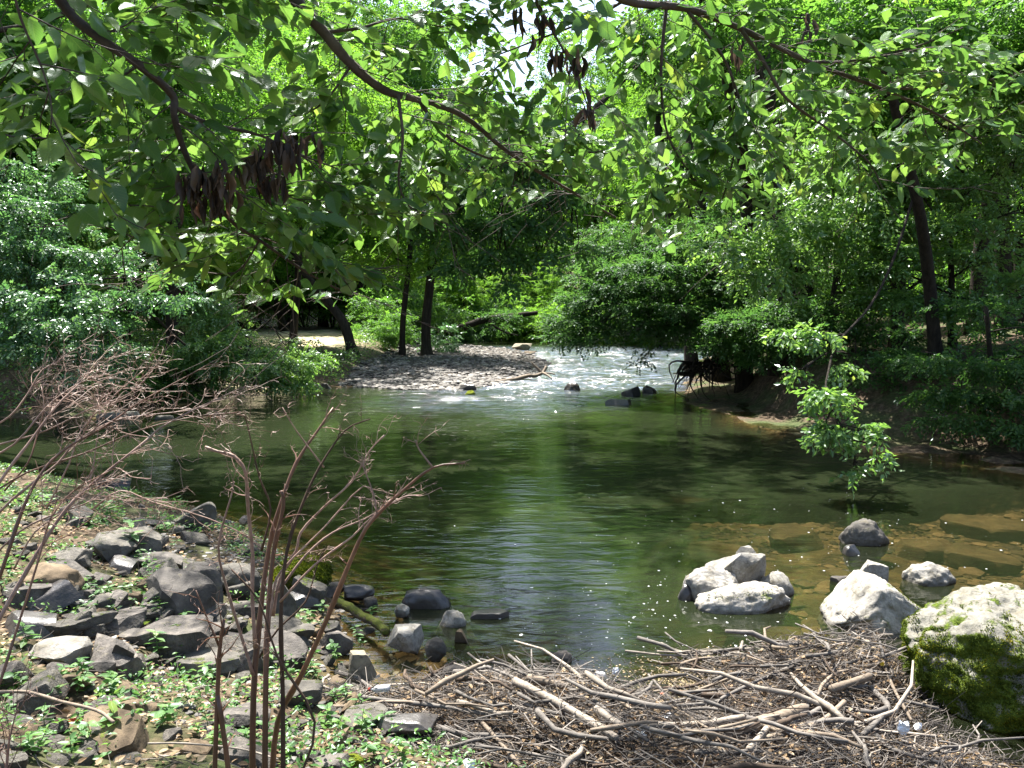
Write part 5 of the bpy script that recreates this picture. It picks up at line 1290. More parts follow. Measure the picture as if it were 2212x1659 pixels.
# countable sticks
wm = ['wood_grey', 'wood_dark', 'wood_grey', 'wood_dark', 'wood_grey', 'wood_tan', 'wood_grey', 'wood_pale', 'wood_dark', 'wood_grey']
for i, p in enumerate(heap_points(210)):
    L = r.uniform(0.25, 0.8)
    P = stick_path(p, L, r, zoff=r.uniform(0.0, 0.10))
    rad = np.linspace(1, 0.55, 5) * (0.004 + 0.018 * r.random() ** 2.2)
    V, Fc = tubes([P - P[0]], [rad], 6)
    tag(link('driftwood_stick', make_mesh('driftwood_stick', V, Fc, [M[wm[i % 10]]], smooth=True), loc=P[0]),
        '%s %s %s stick %s' % ('long' if L > 0.6 else ('short' if L < 0.38 else 'medium'), 'thick' if rad[0] > 0.011 else 'thin', ['grey', 'dark', 'grey', 'dark', 'grey', 'brown', 'grey', 'bleached', 'dark', 'grey'][i % 10],
                               'in the %s of the driftwood heap' % (['left end', 'left half', 'middle', 'right half', 'right end'][int(np.clip((p[0] + 1.2) / 1.05, 0, 4))] + (' front' if p[1] < 5.2 else (' rear' if p[1] > 6.2 else '')))), 'stick', 'sticks of the driftwood heap')
for i, p in enumerate([p_ for p_ in heap_points(90, 0.3) if p_[0] < 3.0 and p_[1] < 6.7][:24]):
    L = r.uniform(0.4, 1.15)
    P = stick_path(p, L, r, curve=0.07, tilt=0.1, zoff=r.uniform(0.05, 0.13))
    r0 = r.uniform(0.010, 0.024)
    rad = np.r_[r0 * 0.7, np.linspace(1, 0.7, 3) * r0, r0 * 0.45]
    V, Fc = tubes([P - P[0]], [rad], 8)
    mt = ['wood_grey', 'wood_pale', 'wood_tan', 'wood_grey', 'wood_pale'][i % 5]
    tag(link('driftwood_branch', make_mesh('driftwood_branch', V, Fc, [M[mt]], smooth=True), loc=P[0]),
        '%s %s branch %s' % ('long' if L > 0.85 else ('stubby' if L < 0.55 else 'stout'), {'wood_grey': 'grey', 'wood_pale': 'sun-bleached', 'wood_tan': 'tan'}[mt],
                             'on top of the %s of the driftwood heap' % (['left end', 'left half', 'middle', 'right half', 'right end'][int(np.clip((p[0] + 1.2) / 1.05, 0, 4))] + (' front' if p[1] < 5.2 else (' rear' if p[1] > 6.2 else '')))), 'branch', 'thick branches of the driftwood heap')
# twigs beyond counting
paths, rads = [], []
for p in heap_points(11000, -0.12):
    L = 0.05 + 0.35 * r.random() ** 1.8
    paths.append(stick_path(p, L, r, curve=0.22, npt=4, tilt=0.38, zoff=r.uniform(-0.05, 0.07)))
    rads.append(np.linspace(1, 0.5, 4) * r.uniform(0.0014, 0.0045))
V, Fc = tubes(paths, rads, 3)
m, nt, out = new_mat('twig_mass')
col = ramp(nt, attr(nt, 'rnd'), [(0.0, (0.014, 0.011, 0.009)), (0.45, (0.05, 0.04, 0.032)), (0.8, (0.12, 0.10, 0.082)), (1.0, (0.28, 0.245, 0.21))])
pb = nd(nt, 'ShaderNodeBsdfPrincipled', ins={'Base Color': col, 'Roughness': 0.85})
nt.links.new(pb.outputs[0], out.inputs['Surface'])
M['twig_mass'] = m
per = 4 * 3 + 2
tag(link('twig_debris', make_mesh('twig_debris', V, Fc, [m], {'rnd': np.repeat(r.random(len(paths)), per)})), 'mat of fine broken twigs filling the driftwood heap', 'twigs', kind='stuff')
hp = heap_points(5200, 0.0)
hz_ = heap_z(hp[:, 0], hp[:, 1]) + r.uniform(-0.02, 0.04, len(hp))
a_ = r.uniform(0, 6.28, len(hp))
V, Fc, rn = place_leaves(LEAF4_V, LEAF4_F, np.stack([hp[:, 0], hp[:, 1], hz_], -1), np.stack([np.cos(a_), np.sin(a_), r.normal(size=len(hp)) * 0.3], -1), np.array([0, 0, 1.0]) + r.normal(size=(len(hp), 3)) * 0.5,
                         r.uniform(0.02, 0.06, len(hp)), r.random(len(hp)) ** 1.5)
tag(link('heap_litter', make_mesh('heap_litter', V, Fc, [M['litter']], {'rnd': rn})), 'dry leaves and bark flakes caught in the driftwood heap', 'leaf litter', kind='stuff')
# scum and bark crumbs on the water inside the heap
cx = r.normal(1.75, 0.45, 4200); cy = r.normal(6.35, 0.25, 4200)
k = (poly_sd(SH, cx, cy) > 0)
cx, cy = cx[k], cy[k]
pts = np.stack([cx, cy, np.full(len(cx), 0.004)], -1)
m, nt, out = new_mat('scum')
col = ramp(nt, attr(nt, 'rnd'), [(0.0, (0.05, 0.035, 0.018)), (0.6, (0.14, 0.10, 0.045)), (1.0, (0.27, 0.21, 0.11))])
pb = nd(nt, 'ShaderNodeBsdfPrincipled', ins={'Base Color': col, 'Roughness': 0.8})
nt.links.new(pb.outputs[0], out.inputs['Surface'])
tag(link('floating_scum', scatter_mesh('floating_scum', pts, r.uniform(0.006, 0.02, len(pts)), 12, [m], 0.25)), 'yellowish scum of seeds and bark crumbs floating inside the driftwood heap', 'scum', kind='stuff')
# foam flecks
fx, fy = [], []
for cxy, s_, n_ in [((1450, 1330), (150, 50), 130), ((1300, 1220), (200, 90), 90), ((1250, 1400), (120, 30), 40), ((1900, 1200), (220, 45), 90), ((1620, 1410), (130, 15), 40), ((1700, 1100), (200, 30), 60)]:
    for _ in range(n_):
        w_ = W(r.normal(cxy[0], s_[0]), r.normal(cxy[1], s_[1]))
        fx.append(w_[0]); fy.append(w_[1])
fx, fy = np.array(fx), np.array(fy)
k = (poly_sd(SH, fx, fy) > 0.1) & (poly_sd(DAM, fx, fy) < 0.0)
pts = np.stack([fx[k], fy[k], np.full(k.sum(), 0.004)], -1)
m, nt, out = new_mat('foam')
pb = nd(nt, 'ShaderNodeBsdfPrincipled', ins={'Base Color': (0.42, 0.43, 0.42, 1), 'Roughness': 0.7})
nt.links.new(pb.outputs[0], out.inputs['Surface'])
M['foam'] = m
tag(link('foam_flecks', scatter_mesh('foam_flecks', pts, r.exponential(0.007, len(pts)) + 0.004, 13, [m], 0.25)), 'small white foam flecks drifting on the pool', 'foam', kind='stuff')
print('heap', time.time() - T0)

# ------------------------------------------------------------------ litter (rubbish)
def simple_mat(name, col, rough=0.4, trans=0.0, spec=0.5):
    m, nt, out = new_mat(name)
    n_ = noise(nt, 30, 3)
    cc = mixc(nt, maprange(nt, n_, 0.4, 0.7, 0, 0.4), col, (col[0] * 0.6, col[1] * 0.58, col[2] * 0.5))
    p = nd(nt, 'ShaderNodeBsdfPrincipled', ins={'Base Color': cc, 'Roughness': rough})
    p.inputs['Transmission Weight'].default_value = trans
    p.inputs['Specular IOR Level'].default_value = spec
    nt.links.new(p.outputs[0], out.inputs['Surface'])
    return m
M['plastic'] = simple_mat('clear_plastic', (0.75, 0.76, 0.78), 0.2, 0.5)
M['red_cap'] = simple_mat('red_cap', (0.45, 0.05, 0.03), 0.4)
M['white_trash'] = simple_mat('white_wrapper', (0.72, 0.74, 0.78), 0.5)
M['yellow'] = simple_mat('yellow_plastic', (0.65, 0.45, 0.03), 0.4)
M['orange'] = simple_mat('orange_plastic', (0.6, 0.12, 0.04), 0.4)
b = W(815, 1488, 0.22)
bt = empty('plastic_bottle', b, 'crushed clear plastic bottle with a red cap lying in front of the tan block', 'bottle')
bt.rotation_euler = (0.1, -0.15, -0.15)
def lathe_x(prof, seg=16):
    return tubes([np.array([(x, 0, 0) for x, _ in prof])], [np.array([q for _, q in prof])], seg)
V, Fc = lathe_x([(-0.052, 0.006), (-0.05, 0.011), (-0.035, 0.014), (-0.02, 0.026), (0.0, 0.031), (0.02, 0.029), (0.03, 0.031), (0.05, 0.028), (0.06, 0.031), (0.085, 0.03), (0.095, 0.022), (0.096, 0.001)])
V[:, 2] *= 0.85
link('body', make_mesh('bottle_body', V, Fc, [M['plastic']], smooth=True), bt)
V, Fc = lathe_x([(-0.068, 0.0005), (-0.067, 0.014), (-0.052, 0.015), (-0.051, 0.012)])
link('cap', make_mesh('bottle_cap', V, Fc, [M['red_cap']], smooth=True), bt)
def wrapper(name, label, cat, px, py, z, wpx, hpx, mat, seed):
    b = W(px, py, z)
    w_, h_ = wpx / F * b[1], hpx / F * b[1]
    V, Fc = rock_shape(seed, 'block', 3)
    rr = np.random.default_rng(seed)
    V = V * (1 + 0.25 * rr.normal(size=(len(V), 1)).clip(-1, 1)) * [w_ / 2, w_ / 3, h_ / 2]
    V[:, 2] += h_ * 0.3
    return tag(link(name, make_mesh(name, V, Fc, [M[mat]]), loc=b), label, cat)
wrapper('foam_scrap', 'white foam scrap on the heap left of the yellow scum', 'rubbish', 1296, 1460, 0.12, 22, 10, 'white_trash', 1)
wrapper('paper_scrap', 'white cup-shaped scrap floating on the yellow scum', 'rubbish', 1330, 1454, 0.05, 13, 15, 'white_trash', 2)
wrapper('plastic_cup', 'crumpled clear plastic cup low in the heap right of the bleached log', 'rubbish', 1384, 1603, 0.25, 32, 26, 'plastic', 3)
wrapper('white_wrapper', 'white wrapper between the scum and the long whitish log', 'rubbish', 1440, 1552, 0.16, 34, 12, 'white_trash', 4)
wrapper('paper_wad', 'crumpled white paper wad at the right side of the heap', 'rubbish', 1952, 1582, 0.3, 22, 30, 'white_trash', 5)
wrapper('pale_rag', 'bluish white scrap at the foot of the big mossy boulder', 'rubbish', 1984, 1572, 0.2, 18, 14, 'white_trash', 6)
wrapper('bottle_cap', 'tiny yellow plastic cap in the upper right of the heap', 'rubbish', 1905, 1436, 0.25, 8, 9, 'yellow', 7)
wrapper('orange_scrap', 'tiny orange plastic scrap beside the dark smooth log', 'rubbish', 1430, 1502, 0.12, 9, 6, 'orange', 8)
wrapper('white_ball', 'dirty white ball at the bottom edge left of centre', 'ball', 1013, 1662, 0.25, 24, 24, 'white_trash', 9)

# ------------------------------------------------------------------ dead stems
def zigzag(a, dirv, L, r_, npt=5, kink=0.18):
    P = [np.asarray(a, float)]
    d_ = nrm(dirv)
    for _ in range(npt):
        d_ = nrm(d_ + r_.normal(size=3) * kink)
        P.append(P[-1] + d_ * L / npt)
    return np.array(P)

def stem_clump(name, label, stems, seed, ntwig=10, tw=0.16, fine=1.0, mat='stem', pale='stem_pale'):
    """stems: list of (points (px, py, d), width px at base, at tip, material)"""
    r_ = np.random.default_rng(seed)
    b = Q(*stems[0][0][0])
    root = empty(name, b, label, 'dead plant')
    finep, finer = [], []
    for pts, w0, w1, mt in stems:
        P = smooth_path([Q(*p) for p in pts], sub=3)
        k = pts[0][2] / F * 1.3
        rad = np.linspace(w0 / 2 * k, w1 / 2 * k, len(P))
        rad[::5] *= 1.22
        V, Fc = tubes([P - b], [rad], 7)
        st = link('stem', make_mesh('stem', V, Fc, [M[mt]], smooth=True), root)
        # side twigs, from halfway up
        L = np.linalg.norm(P[-1] - P[0])
        tp, tr = [], []
        n_ = max(2, int(ntwig * (1 if len(pts) > 3 else 0.5)))
        for q in range(n_):
            i = int(len(P) * (0.45 + 0.53 * r_.random()))
            i = min(i, len(P) - 2)
            d0 = nrm(P[i + 1] - P[i])
            sd_ = nrm(d0 + r_.normal(size=3) * [0.75, 0.5, 0.6])
            Z = zigzag(P[i], sd_, tw * r_.uniform(0.5, 1.6), r_, 6)
            tp.append(Z - b); tr.append(np.linspace(max(rad[i] * 0.45, 0.0012), 0.0007, len(Z)))
            for _ in range(int(5 * fine)):
                j = r_.integers(1, len(Z))
                z2 = zigzag(Z[j], nrm(sd_ + r_.normal(size=3) * 0.9), tw * r_.uniform(0.12, 0.45), r_, 4, 0.4)
                finep.append(z2 - b); finer.append(np.linspace(0.0009, 0.0004, len(z2)))
        for tp_, tr_ in zip(tp, tr):
            V, Fc = tubes([tp_], [tr_], 4)
            link('twig', make_mesh('twig', V, Fc, [M[mt]]), st)
    V, Fc = tubes(finep, finer, 3)
    tag(link('fine_twigs', make_mesh('fine_twigs', V, Fc, [M[pale]]), root), kind='stuff')
    return root

sB, sP = 'stem', 'stem_pale'
stem_clump('dead_stem_clump', 'clump of tall dead red-brown stems in the middle of the near bank', [
    ([(545, 1720, 3.2), (548, 1500, 3.2), (562, 1330, 3.25), (582, 1180, 3.3), (606, 1090, 3.3), (640, 1000, 3.35), (690, 925, 3.4), (720, 880, 3.45)], 12, 3, sB),
    ([(572, 1720, 3.1), (574, 1500, 3.1), (578, 1350, 3.15), (590, 1200, 3.2), (612, 1095, 3.2), (608, 1060, 3.2)], 11, 6, sB),
    ([(585, 1720, 3.25), (600, 1560, 3.2), (650, 1460, 3.1), (705, 1340, 3.05), (775, 1170, 3.0), (815, 1112, 3.0), (870, 1060, 3.0), (935, 1010, 3.0), (1005, 1000, 3.0)], 11, 2.5, sB),
    ([(612, 1720, 3.1), (611, 1500, 3.1), (607, 1330, 3.1), (620, 1190, 3.15), (655, 1085, 3.2), (690, 1010, 3.25), (745, 930, 3.3), (800, 905, 3.3)], 9, 2, 'twig'),
    ([(548, 1460, 3.2), (520, 1370, 3.2), (490, 1270, 3.15), (472, 1180, 3.1), (500, 1070, 3.1), (505, 1040, 3.1)], 6, 2, sP),
    ([(552, 1400, 3.2), (545, 1290, 3.2), (546, 1200, 3.2), (536, 1100, 3.15), (530, 1020, 3.1), (505, 985, 3.1), (470, 975, 3.1), (443, 965, 3.1)], 7, 4, sP),
    ([(462, 1720, 3.0), (470, 1500, 3.0), (475, 1400, 3.0), (484, 1338, 3.0)], 9, 6, sB),
    ([(500, 1720, 3.0), (488, 1620, 3.0), (470, 1500, 3.0)], 10, 8, sB),
    ([(473, 1395, 3.0), (445, 1330, 3.0), (423, 1275, 3.0)], 4, 2, sB),
    ([(590, 1330, 3.2), (605, 1250, 3.2), (640, 1190, 3.2), (650, 1150, 3.2), (700, 1095, 3.2), (760, 1040, 3.2), (798, 975, 3.2), (830, 940, 3.2)], 6, 2, sP),
    ([(600, 1280, 3.2), (660, 1200, 3.25), (720, 1150, 3.3), (790, 1120, 3.3), (860, 1078, 3.3)], 5, 2, sP),
    ([(605, 1300, 3.1), (680, 1220, 3.1), (760, 1160, 3.1), (800, 1120, 3.1), (868, 1075, 3.1), (910, 1070, 3.1)], 4, 2, sP),
    ([(565, 1190, 3.2), (585, 1100, 3.2), (560, 1030, 3.2), (535, 920, 3.2), (525, 890, 3.2)], 4, 1.6, 'twig'),
    ([(580, 1370, 3.15), (590, 1280, 3.15), (610, 1230, 3.15), (700, 1140, 3.2), (785, 1050, 3.2), (815, 1090, 3.2)], 4, 2, sP),
    ([(815, 1112, 3.0), (806, 1065, 3.0), (785, 1010, 3.0), (780, 1000, 3.0)], 3, 1.5, sP),
    ([(935, 1010, 3.0), (905, 970, 3.0), (898, 950, 3.0)], 3.5, 2, sP),
    ([(640, 1700, 3.0), (680, 1560, 3.0), (600, 1420, 3.05), (560, 1300, 3.1), (500, 1230, 3.1)], 5, 3, 'twig'),
    ([(700, 1010, 3.3), (640, 930, 3.3), (610, 880, 3.3)], 3, 1.5, sP),
    ([(560, 1420, 3.3), (600, 1360, 3.3), (660, 1300, 3.35), (682, 1230, 3.4), (700, 1185, 3.4)], 4, 2, 'twig'),
    ([(35, 1700, 2.8), (10, 1720, 2.8)], 8, 5, sB)][:-1], 501, 7, 0.11, 1.0)
r = np.random.default_rng(321)
stems = []
for (x0, y0, d0, pts, w0) in [(-40, 1420, 2.4, [(0, 1334), (87, 1184), (145, 1097), (212, 1034), (307, 959), (350, 922), (430, 880), (535, 832)], 8),
                              (-40, 1330, 2.5, [(0, 1244), (50, 1097), (95, 1014), (150, 964), (225, 922), (300, 870), (400, 815), (480, 770)], 7),
                              (-60, 1200, 2.7, [(0, 1105), (75, 1040), (125, 1000), (170, 950), (260, 905), (420, 885), (470, 860)], 5),
                              (-60, 1150, 2.6, [(0, 1040), (60, 960), (120, 880), (170, 830), (200, 800)], 6),
                              (-60, 1600, 2.3, [(-10, 1500), (30, 1380), (80, 1220), (110, 1120), (160, 1060), (250, 1010)], 6),
                              (-60, 1250, 2.9, [(40, 1150), (120, 1110), (180, 1090), (222, 1060)], 4),
                              (-50, 1000, 2.8, [(30, 960), (100, 880), (150, 840), (210, 810)], 4),
                              (-40, 1080, 2.9, [(60, 1020), (180, 980), (300, 930), (420, 900), (520, 890)], 3.5),
                              (-50, 940, 3.0, [(20, 900), (60, 850), (90, 800), (130, 780)], 3.5),
                              (30, 1230, 3.0, [(75, 1150), (145, 1100), (190, 1060), (215, 900), (208, 860)], 3),
                              (10, 1060, 3.1, [(60, 1000), (80, 940), (95, 880), (88, 830)], 3),
                              (100, 1100, 3.1, [(150, 1000), (175, 930), (240, 860), (310, 800)], 3),
                              (0, 960, 3.2, [(100, 930), (200, 880), (280, 850), (330, 800)], 3),
                              (-30, 1760, 2.3, [(8, 1700), (20, 1600), (40, 1520)], 7),
                              (200, 1100, 3.2, [(260, 1060), (330, 1085), (450, 1120), (560, 1170)], 3.5)]:
    stems.append(([(x0, y0, d0)] + [(a, b_, d0 + 0.06 * i) for i, (a, b_) in enumerate(pts)], w0, 1.6, [sP, sB, sP][len(stems) % 3]))
stem_clump('dead_stem_thicket', 'thicket of pale dead stems and curly twigs reaching in from the left edge', stems, 502, 15, 0.17, 1.5)
print('stems', time.time() - T0)

# ------------------------------------------------------------------ the overhanging beech
nl_meshes = []
for k in range(5):
    tv, tf, tuv = near_leaf(0.27 + 0.02 * k, [0.05, 0.16, 0.28, -0.05, 0.2][k], 0.05, 9, [0.06, 0.1, 0.03, 0.12, 0.14][k])
    nl_meshes.append((tv, tf, tuv))
beech_base = np.array([-3.0, -1.2, h1(-3.0, -1.2)])
beech = empty('overhanging_beech_tree', beech_base, 'tree whose leafy boughs and dead brown leaf bunches hang across the top', 'tree')
tp, tr = limb(beech_base - [0, 0, 0.3], beech_base + [0.5, 0.6, 7.5], 0.22, 0.1, 5, 0.02, 10, 0)
V, Fc = tubes([tp - beech_base], [tr], 12)
link('trunk', make_mesh('trunk', V, Fc, [M['bark_grey']], smooth=True), beech)
boughs = [
    ([(40, -190, 2.15), (130, 0, 2.3), (200, 72, 2.35), (300, 140, 2.4), (372, 205, 2.5), (376, 250, 2.5), (398, 325, 2.55), (432, 392, 2.6), (500, 478, 2.75), (565, 522, 2.9), (665, 590, 3.1), (760, 640, 3.3)], 26, 4, (-2.6, -0.3, 5.2)),
    ([(378, 232, 2.5), (450, 266, 2.6), (560, 292, 2.75), (640, 330, 2.9), (730, 365, 3.1)], 11, 3, None),
    ([(590, -90, 2.9), (640, 0, 3.0), (700, 70, 3.05), (760, 140, 3.1), (830, 195, 3.2), (900, 215, 3.3), (1000, 250, 3.5), (1100, 330, 3.8), (1220, 405, 4.1), (1330, 470, 4.4)], 30, 4, (-2.4, 0.2, 5.8)),
    ([(905, 217, 3.3), (960, 290, 3.4), (1050, 340, 3.6), (1150, 360, 3.9)], 9, 3, None),
    ([(860, 205, 3.2), (870, 300, 3.2), (862, 400, 3.25), (900, 470, 3.3)], 8, 2.5, None),
    ([(1240, -90, 3.2), (1350, 0, 3.35), (1480, 18, 3.5), (1600, 62, 3.7), (1750, 135, 3.9), (1900, 190, 4.1), (2030, 250, 4.3), (2120, 310, 4.4)], 22, 3, (-2.2, 0.6, 6.3)),
    ([(1440, 12, 3.45), (1428, 150, 3.5), (1442, 290, 3.55), (1500, 390, 3.7)], 8, 3, None),
    ([(1600, 62, 3.7), (1650, 134, 3.7), (1699, 213, 3.75), (1793, 282, 3.9), (1876, 350, 4.0), (1908, 410, 4.0)], 9, 2.5, None),
    ([(1750, 135, 3.9), (1850, 130, 3.9), (1980, 100, 3.9), (2080, 60, 3.9)], 7, 3, None),
    ([(20, -60, 1.9), (45, 40, 1.95), (95, 160, 2.0), (112, 250, 2.0), (90, 330, 2.05)], 7, 2, (-2.7, -0.4, 4.9)),
    ([(300, 140, 2.4), (220, 190, 2.4), (120, 200, 2.4), (20, 210, 2.4)], 6, 2, None),
    ([(200, 72, 2.35), (290, 60, 2.45), (400, 20, 2.6)], 6, 2, None),
    ([(700, 70, 3.05), (780, 60, 3.1), (860, 40, 3.2), (960, 60, 3.3)], 8, 3, None),
    ([(1240, -90, 3.2), (1160, -10, 3.2), (1190, 60, 3.2), (1240, 150, 3.2), (1270, 230, 3.2)], 8, 2.5, None),
    ([(430, 390, 2.6), (380, 440, 2.6), (300, 500, 2.6), (240, 560, 2.6)], 6, 2, None),
    ([(560, 520, 2.9), (520, 580, 2.9), (450, 620, 2.95)], 5, 2, None),
    ([(432, 392, 2.6), (520, 400, 2.8), (640, 430, 3.0), (740, 470, 3.2)], 6, 2, None),
    ([(1100, 330, 3.8), (1180, 330, 3.9), (1300, 330, 4.0), (1400, 350, 4.1)], 7, 2.5, None),
    ([(1480, 18, 3.5), (1560, 120, 3.6), (1600, 240, 3.7), (1580, 360, 3.7), (1560, 430, 3.8)], 7, 2.5, None),
    ([(760, 140, 3.1), (700, 220, 3.1), (640, 250, 3.1), (580, 240, 3.1)], 6, 2, None),
    ([(120, -80, 2.2), (300, -60, 2.5), (480, -30, 2.9), (600, 30, 3.1)], 8, 3, None),
    ([(1350, 0, 3.35), (1280, 40, 3.4), (1150, 90, 3.5), (1020, 140, 3.6)], 7, 2.5, None),
    ([(1900, 190, 4.1), (1990, 190, 4.2), (2100, 170, 4.3), (2180, 180, 4.4)], 6, 2, None),
]
r = np.random.default_rng(2024)
LP, LA, LN, LL, LO = [], [], [], [], []        # leaves: position, axis, normal, length, owner bough
bough_objs, bough_base = [], []
def add_leafy_twig(a, d0, L, r_, owner, tp, tr, r0=0.0022, order=0):
    npt = max(3, int(L / 0.06))
    P = [np.array(a)]
    d_ = nrm(d0)
    for _ in range(npt):
        d_ = nrm(d_ + r_.normal(size=3) * 0.12 + np.array([0, 0, -0.035]))
        P.append(P[-1] + d_ * L / npt)
    P = np.array(P)
    tp.append(P); tr.append(np.linspace(r0, 0.0008, len(P)))
    s_ = 0
    nl = int(L / 0.036)
    T = nrm(np.gradient(P, axis=0))
    for q in range(nl):
        f = (q + 0.6) / nl * (len(P) - 1)
        i = min(int(f), len(P) - 2)
        p = P[i] + (P[i + 1] - P[i]) * (f - i)
        sgn = 1 if q % 2 else -1
        side = nrm(np.cross(T[i], [0, 0, 1.0]) + r_.normal(size=3) * 0.1)
        ax = nrm(T[i] * 0.55 + side * sgn * 0.8 + np.array([0, 0, -0.28]) + r_.normal(size=3) * 0.22)
        nn = np.array([0, -0.5, 0.9]) + r_.normal(size=3) * 0.42
        LP.append(p + ax * 0.012); LA.append(ax); LN.append(nn); LL.append(r_.uniform(0.052, 0.106) * (1 - 0.25 * (q / nl) ** 3)); LO.append(owner)
        if order == 0 and q % 2 == 1 and r_.random() < 0.7:
            add_leafy_twig(p, nrm(T[i] * 0.8 + side * -sgn * 0.8), L * r_.uniform(0.3, 0.55), r_, owner, tp, tr, 0.0014, 1)
for bi, (pts, w0, w1, start) in enumerate(boughs):
    P = smooth_path([Q(*p) for p in pts], sub=5)
    k0, k1 = pts[0][2] / F, pts[-1][2] / F
    rad = np.linspace(w0 / 2 * k0, w1 / 2 * k1, len(P)) * (1 + 0.06 * np.sin(np.arange(len(P)) * 1.7))
    if start is not None:
        Pc = np.vstack([np.array(start), (np.array(start) + P[0]) / 2 + [0, 0, 0.15], P[0]])
        Pc = smooth_path(Pc, sub=4)[:-1]
        P2 = np.vstack([Pc, P]); rad2 = np.r_[np.linspace(rad[0] * 1.6, rad[0], len(Pc)), rad]
    else:
        P2, rad2 = P, rad
    V, Fc = tubes([P2 - beech_base], [rad2], 8)
    bo = link('branch', make_mesh('branch', V, Fc, [M['bark_grey']], smooth=True), beech)
    bough_objs.append(bo)
    tp, tr = [], []
    seglen = np.linalg.norm(np.diff(P, axis=0), axis=1)
    cum = np.r_[0, np.cumsum(seglen)]
    n_t = int(cum[-1] / 0.058)
    T = nrm(np.gradient(P, axis=0))
    for q in range(n_t):
        s_ = (q + 0.5) / n_t * cum[-1]
        if w0 > 20 and s_ < 0.12 * cum[-1]: continue
        i = min(int(np.searchsorted(cum, s_)) - 1, len(P) - 2); i = max(i, 0)
        sgn = 1 if q % 2 else -1
        side = nrm(np.cross(T[i], [0, 0.35, 1.0]))
        dv = nrm(T[i] * 0.6 + side * sgn * r.uniform(0.5, 1.0) + np.array([0, 0, r.uniform(-0.35, 0.35)]) + r.normal(size=3) * 0.25)
        add_leafy_twig(P[i], dv, r.uniform(0.18, 0.52), r, bi, tp, tr)
    V, Fc = tubes([p - beech_base for p in tp], tr, 4)
    link('twigs', make_mesh('twigs', V, Fc, [M['bark_grey']], smooth=True), bo)['kind'] = 'stuff'
LP, LA, LN, LL, LO = map(np.array, (LP, LA, LN, LL, LO))
# keep clear of the open middle and of the camera
cp, sp = math.cos(PITCH), math.sin(PITCH)
rel = LP - np.array([0, 0, CAMZ])
dep_ = rel[:, 1] * cp - rel[:, 2] * sp
upv = rel[:, 1] * sp + rel[:, 2] * cp
vx, vy = CX + F * rel[:, 0] / np.maximum(dep_, 0.1), CY - F * upv / np.maximum(dep_, 0.1)
floor_ = np.interp(vx, [0, 120, 240, 330, 560, 700, 820, 900, 1000, 1200, 1330, 1420, 1560, 1700, 1900, 2000, 2212], [340, 380, 500, 590, 625, 640, 560, 480, 420, 400, 470, 540, 450, 400, 430, 380, 330])
keep = (dep_ > 1.3) & (vy < floor_ + r.normal(size=len(vy)) * 18)
LP, LA, LN, LL, LO, vx, vy, dep_ = [a[keep] for a in (LP, LA, LN, LL, LO, vx, vy, dep_)]
BP = np.concatenate([np.array([[p[0], p[1], p[2], w0] for p in smooth_path(pts, sub=8)]) for pts, w0, w1, st_ in boughs if w0 > 8])
near_b = np.zeros(len(LP), bool)
for bx_, by_, bd_, bw_ in BP:
    near_b |= (np.hypot(vx - bx_, vy - by_) < 20 + bw_ * 0.6) & (dep_ < bd_ + 0.05)
for bx_, by_, br_ in [(440, 420, 75), (480, 380, 45), (530, 390, 45), (600, 360, 70), (600, 320, 60), (690, 310, 40), (1115, 50, 40), (1165, 80, 55), (1225, 150, 55), (1268, 240, 50), (1598, 130, 45), (1738, 70, 45)]:
    near_b |= (np.hypot(vx - bx_, vy - by_) < br_)
keep = ~(near_b & (r.random(len(LP)) < 0.8))
LP, LA, LN, LL, LO, vx, vy, dep_ = [a[keep] for a in (LP, LA, LN, LL, LO, vx, vy, dep_)]
print('beech leaves', len(LP))
inframe = (vx > -20) & (vx < 2230) & (vy > -20)
score = np.where(inframe, LL / dep_, 0)
order = np.argsort(-score)
single = order[:300]
rest = order[300:]
leaf_objs = []
lmesh = [make_mesh('beech_leaf', tv, tf, [M['leaf_beech_one']], smooth=True, uv=tuv) for tv, tf, tuv in nl_meshes]
for c, i in enumerate(single):
    A = nrm(LA[i]); Sd = nrm(np.cross(LN[i], A)); N = np.cross(A, Sd)
    mw = mathutils.Matrix([[*(A[j:j+1] * LL[i]), *(Sd[j:j+1] * LL[i]), *(N[j:j+1] * LL[i]), LP[i][j] - beech_base[j]] for j in range(3)] + [[0, 0, 0, 1]])
    o = link('leaf', lmesh[c % 5], bough_objs[LO[i]])
    o.matrix_local = mw
VV, FF, RR, UU, base = [], [], [], [], 0
for k in range(5):
    idx = rest[k::5]
    tv, tf, tuv = nl_meshes[k]
    V, Fc, rn = place_leaves(tv, tf, LP[idx], LA[idx], LN[idx], LL[idx], r.random(len(idx)))
    VV.append(V); FF.append(Fc + base); RR.append(rn); UU.append(np.tile(tuv, (len(idx), 1))); base += len(V)
o = link('leaves', make_mesh('leaves', np.concatenate(VV) - beech_base, np.concatenate(FF), [M['leaf_beech']], {'rnd': np.concatenate(RR)}, smooth=True, uv=np.concatenate(UU)), beech)
o['kind'] = 'stuff'
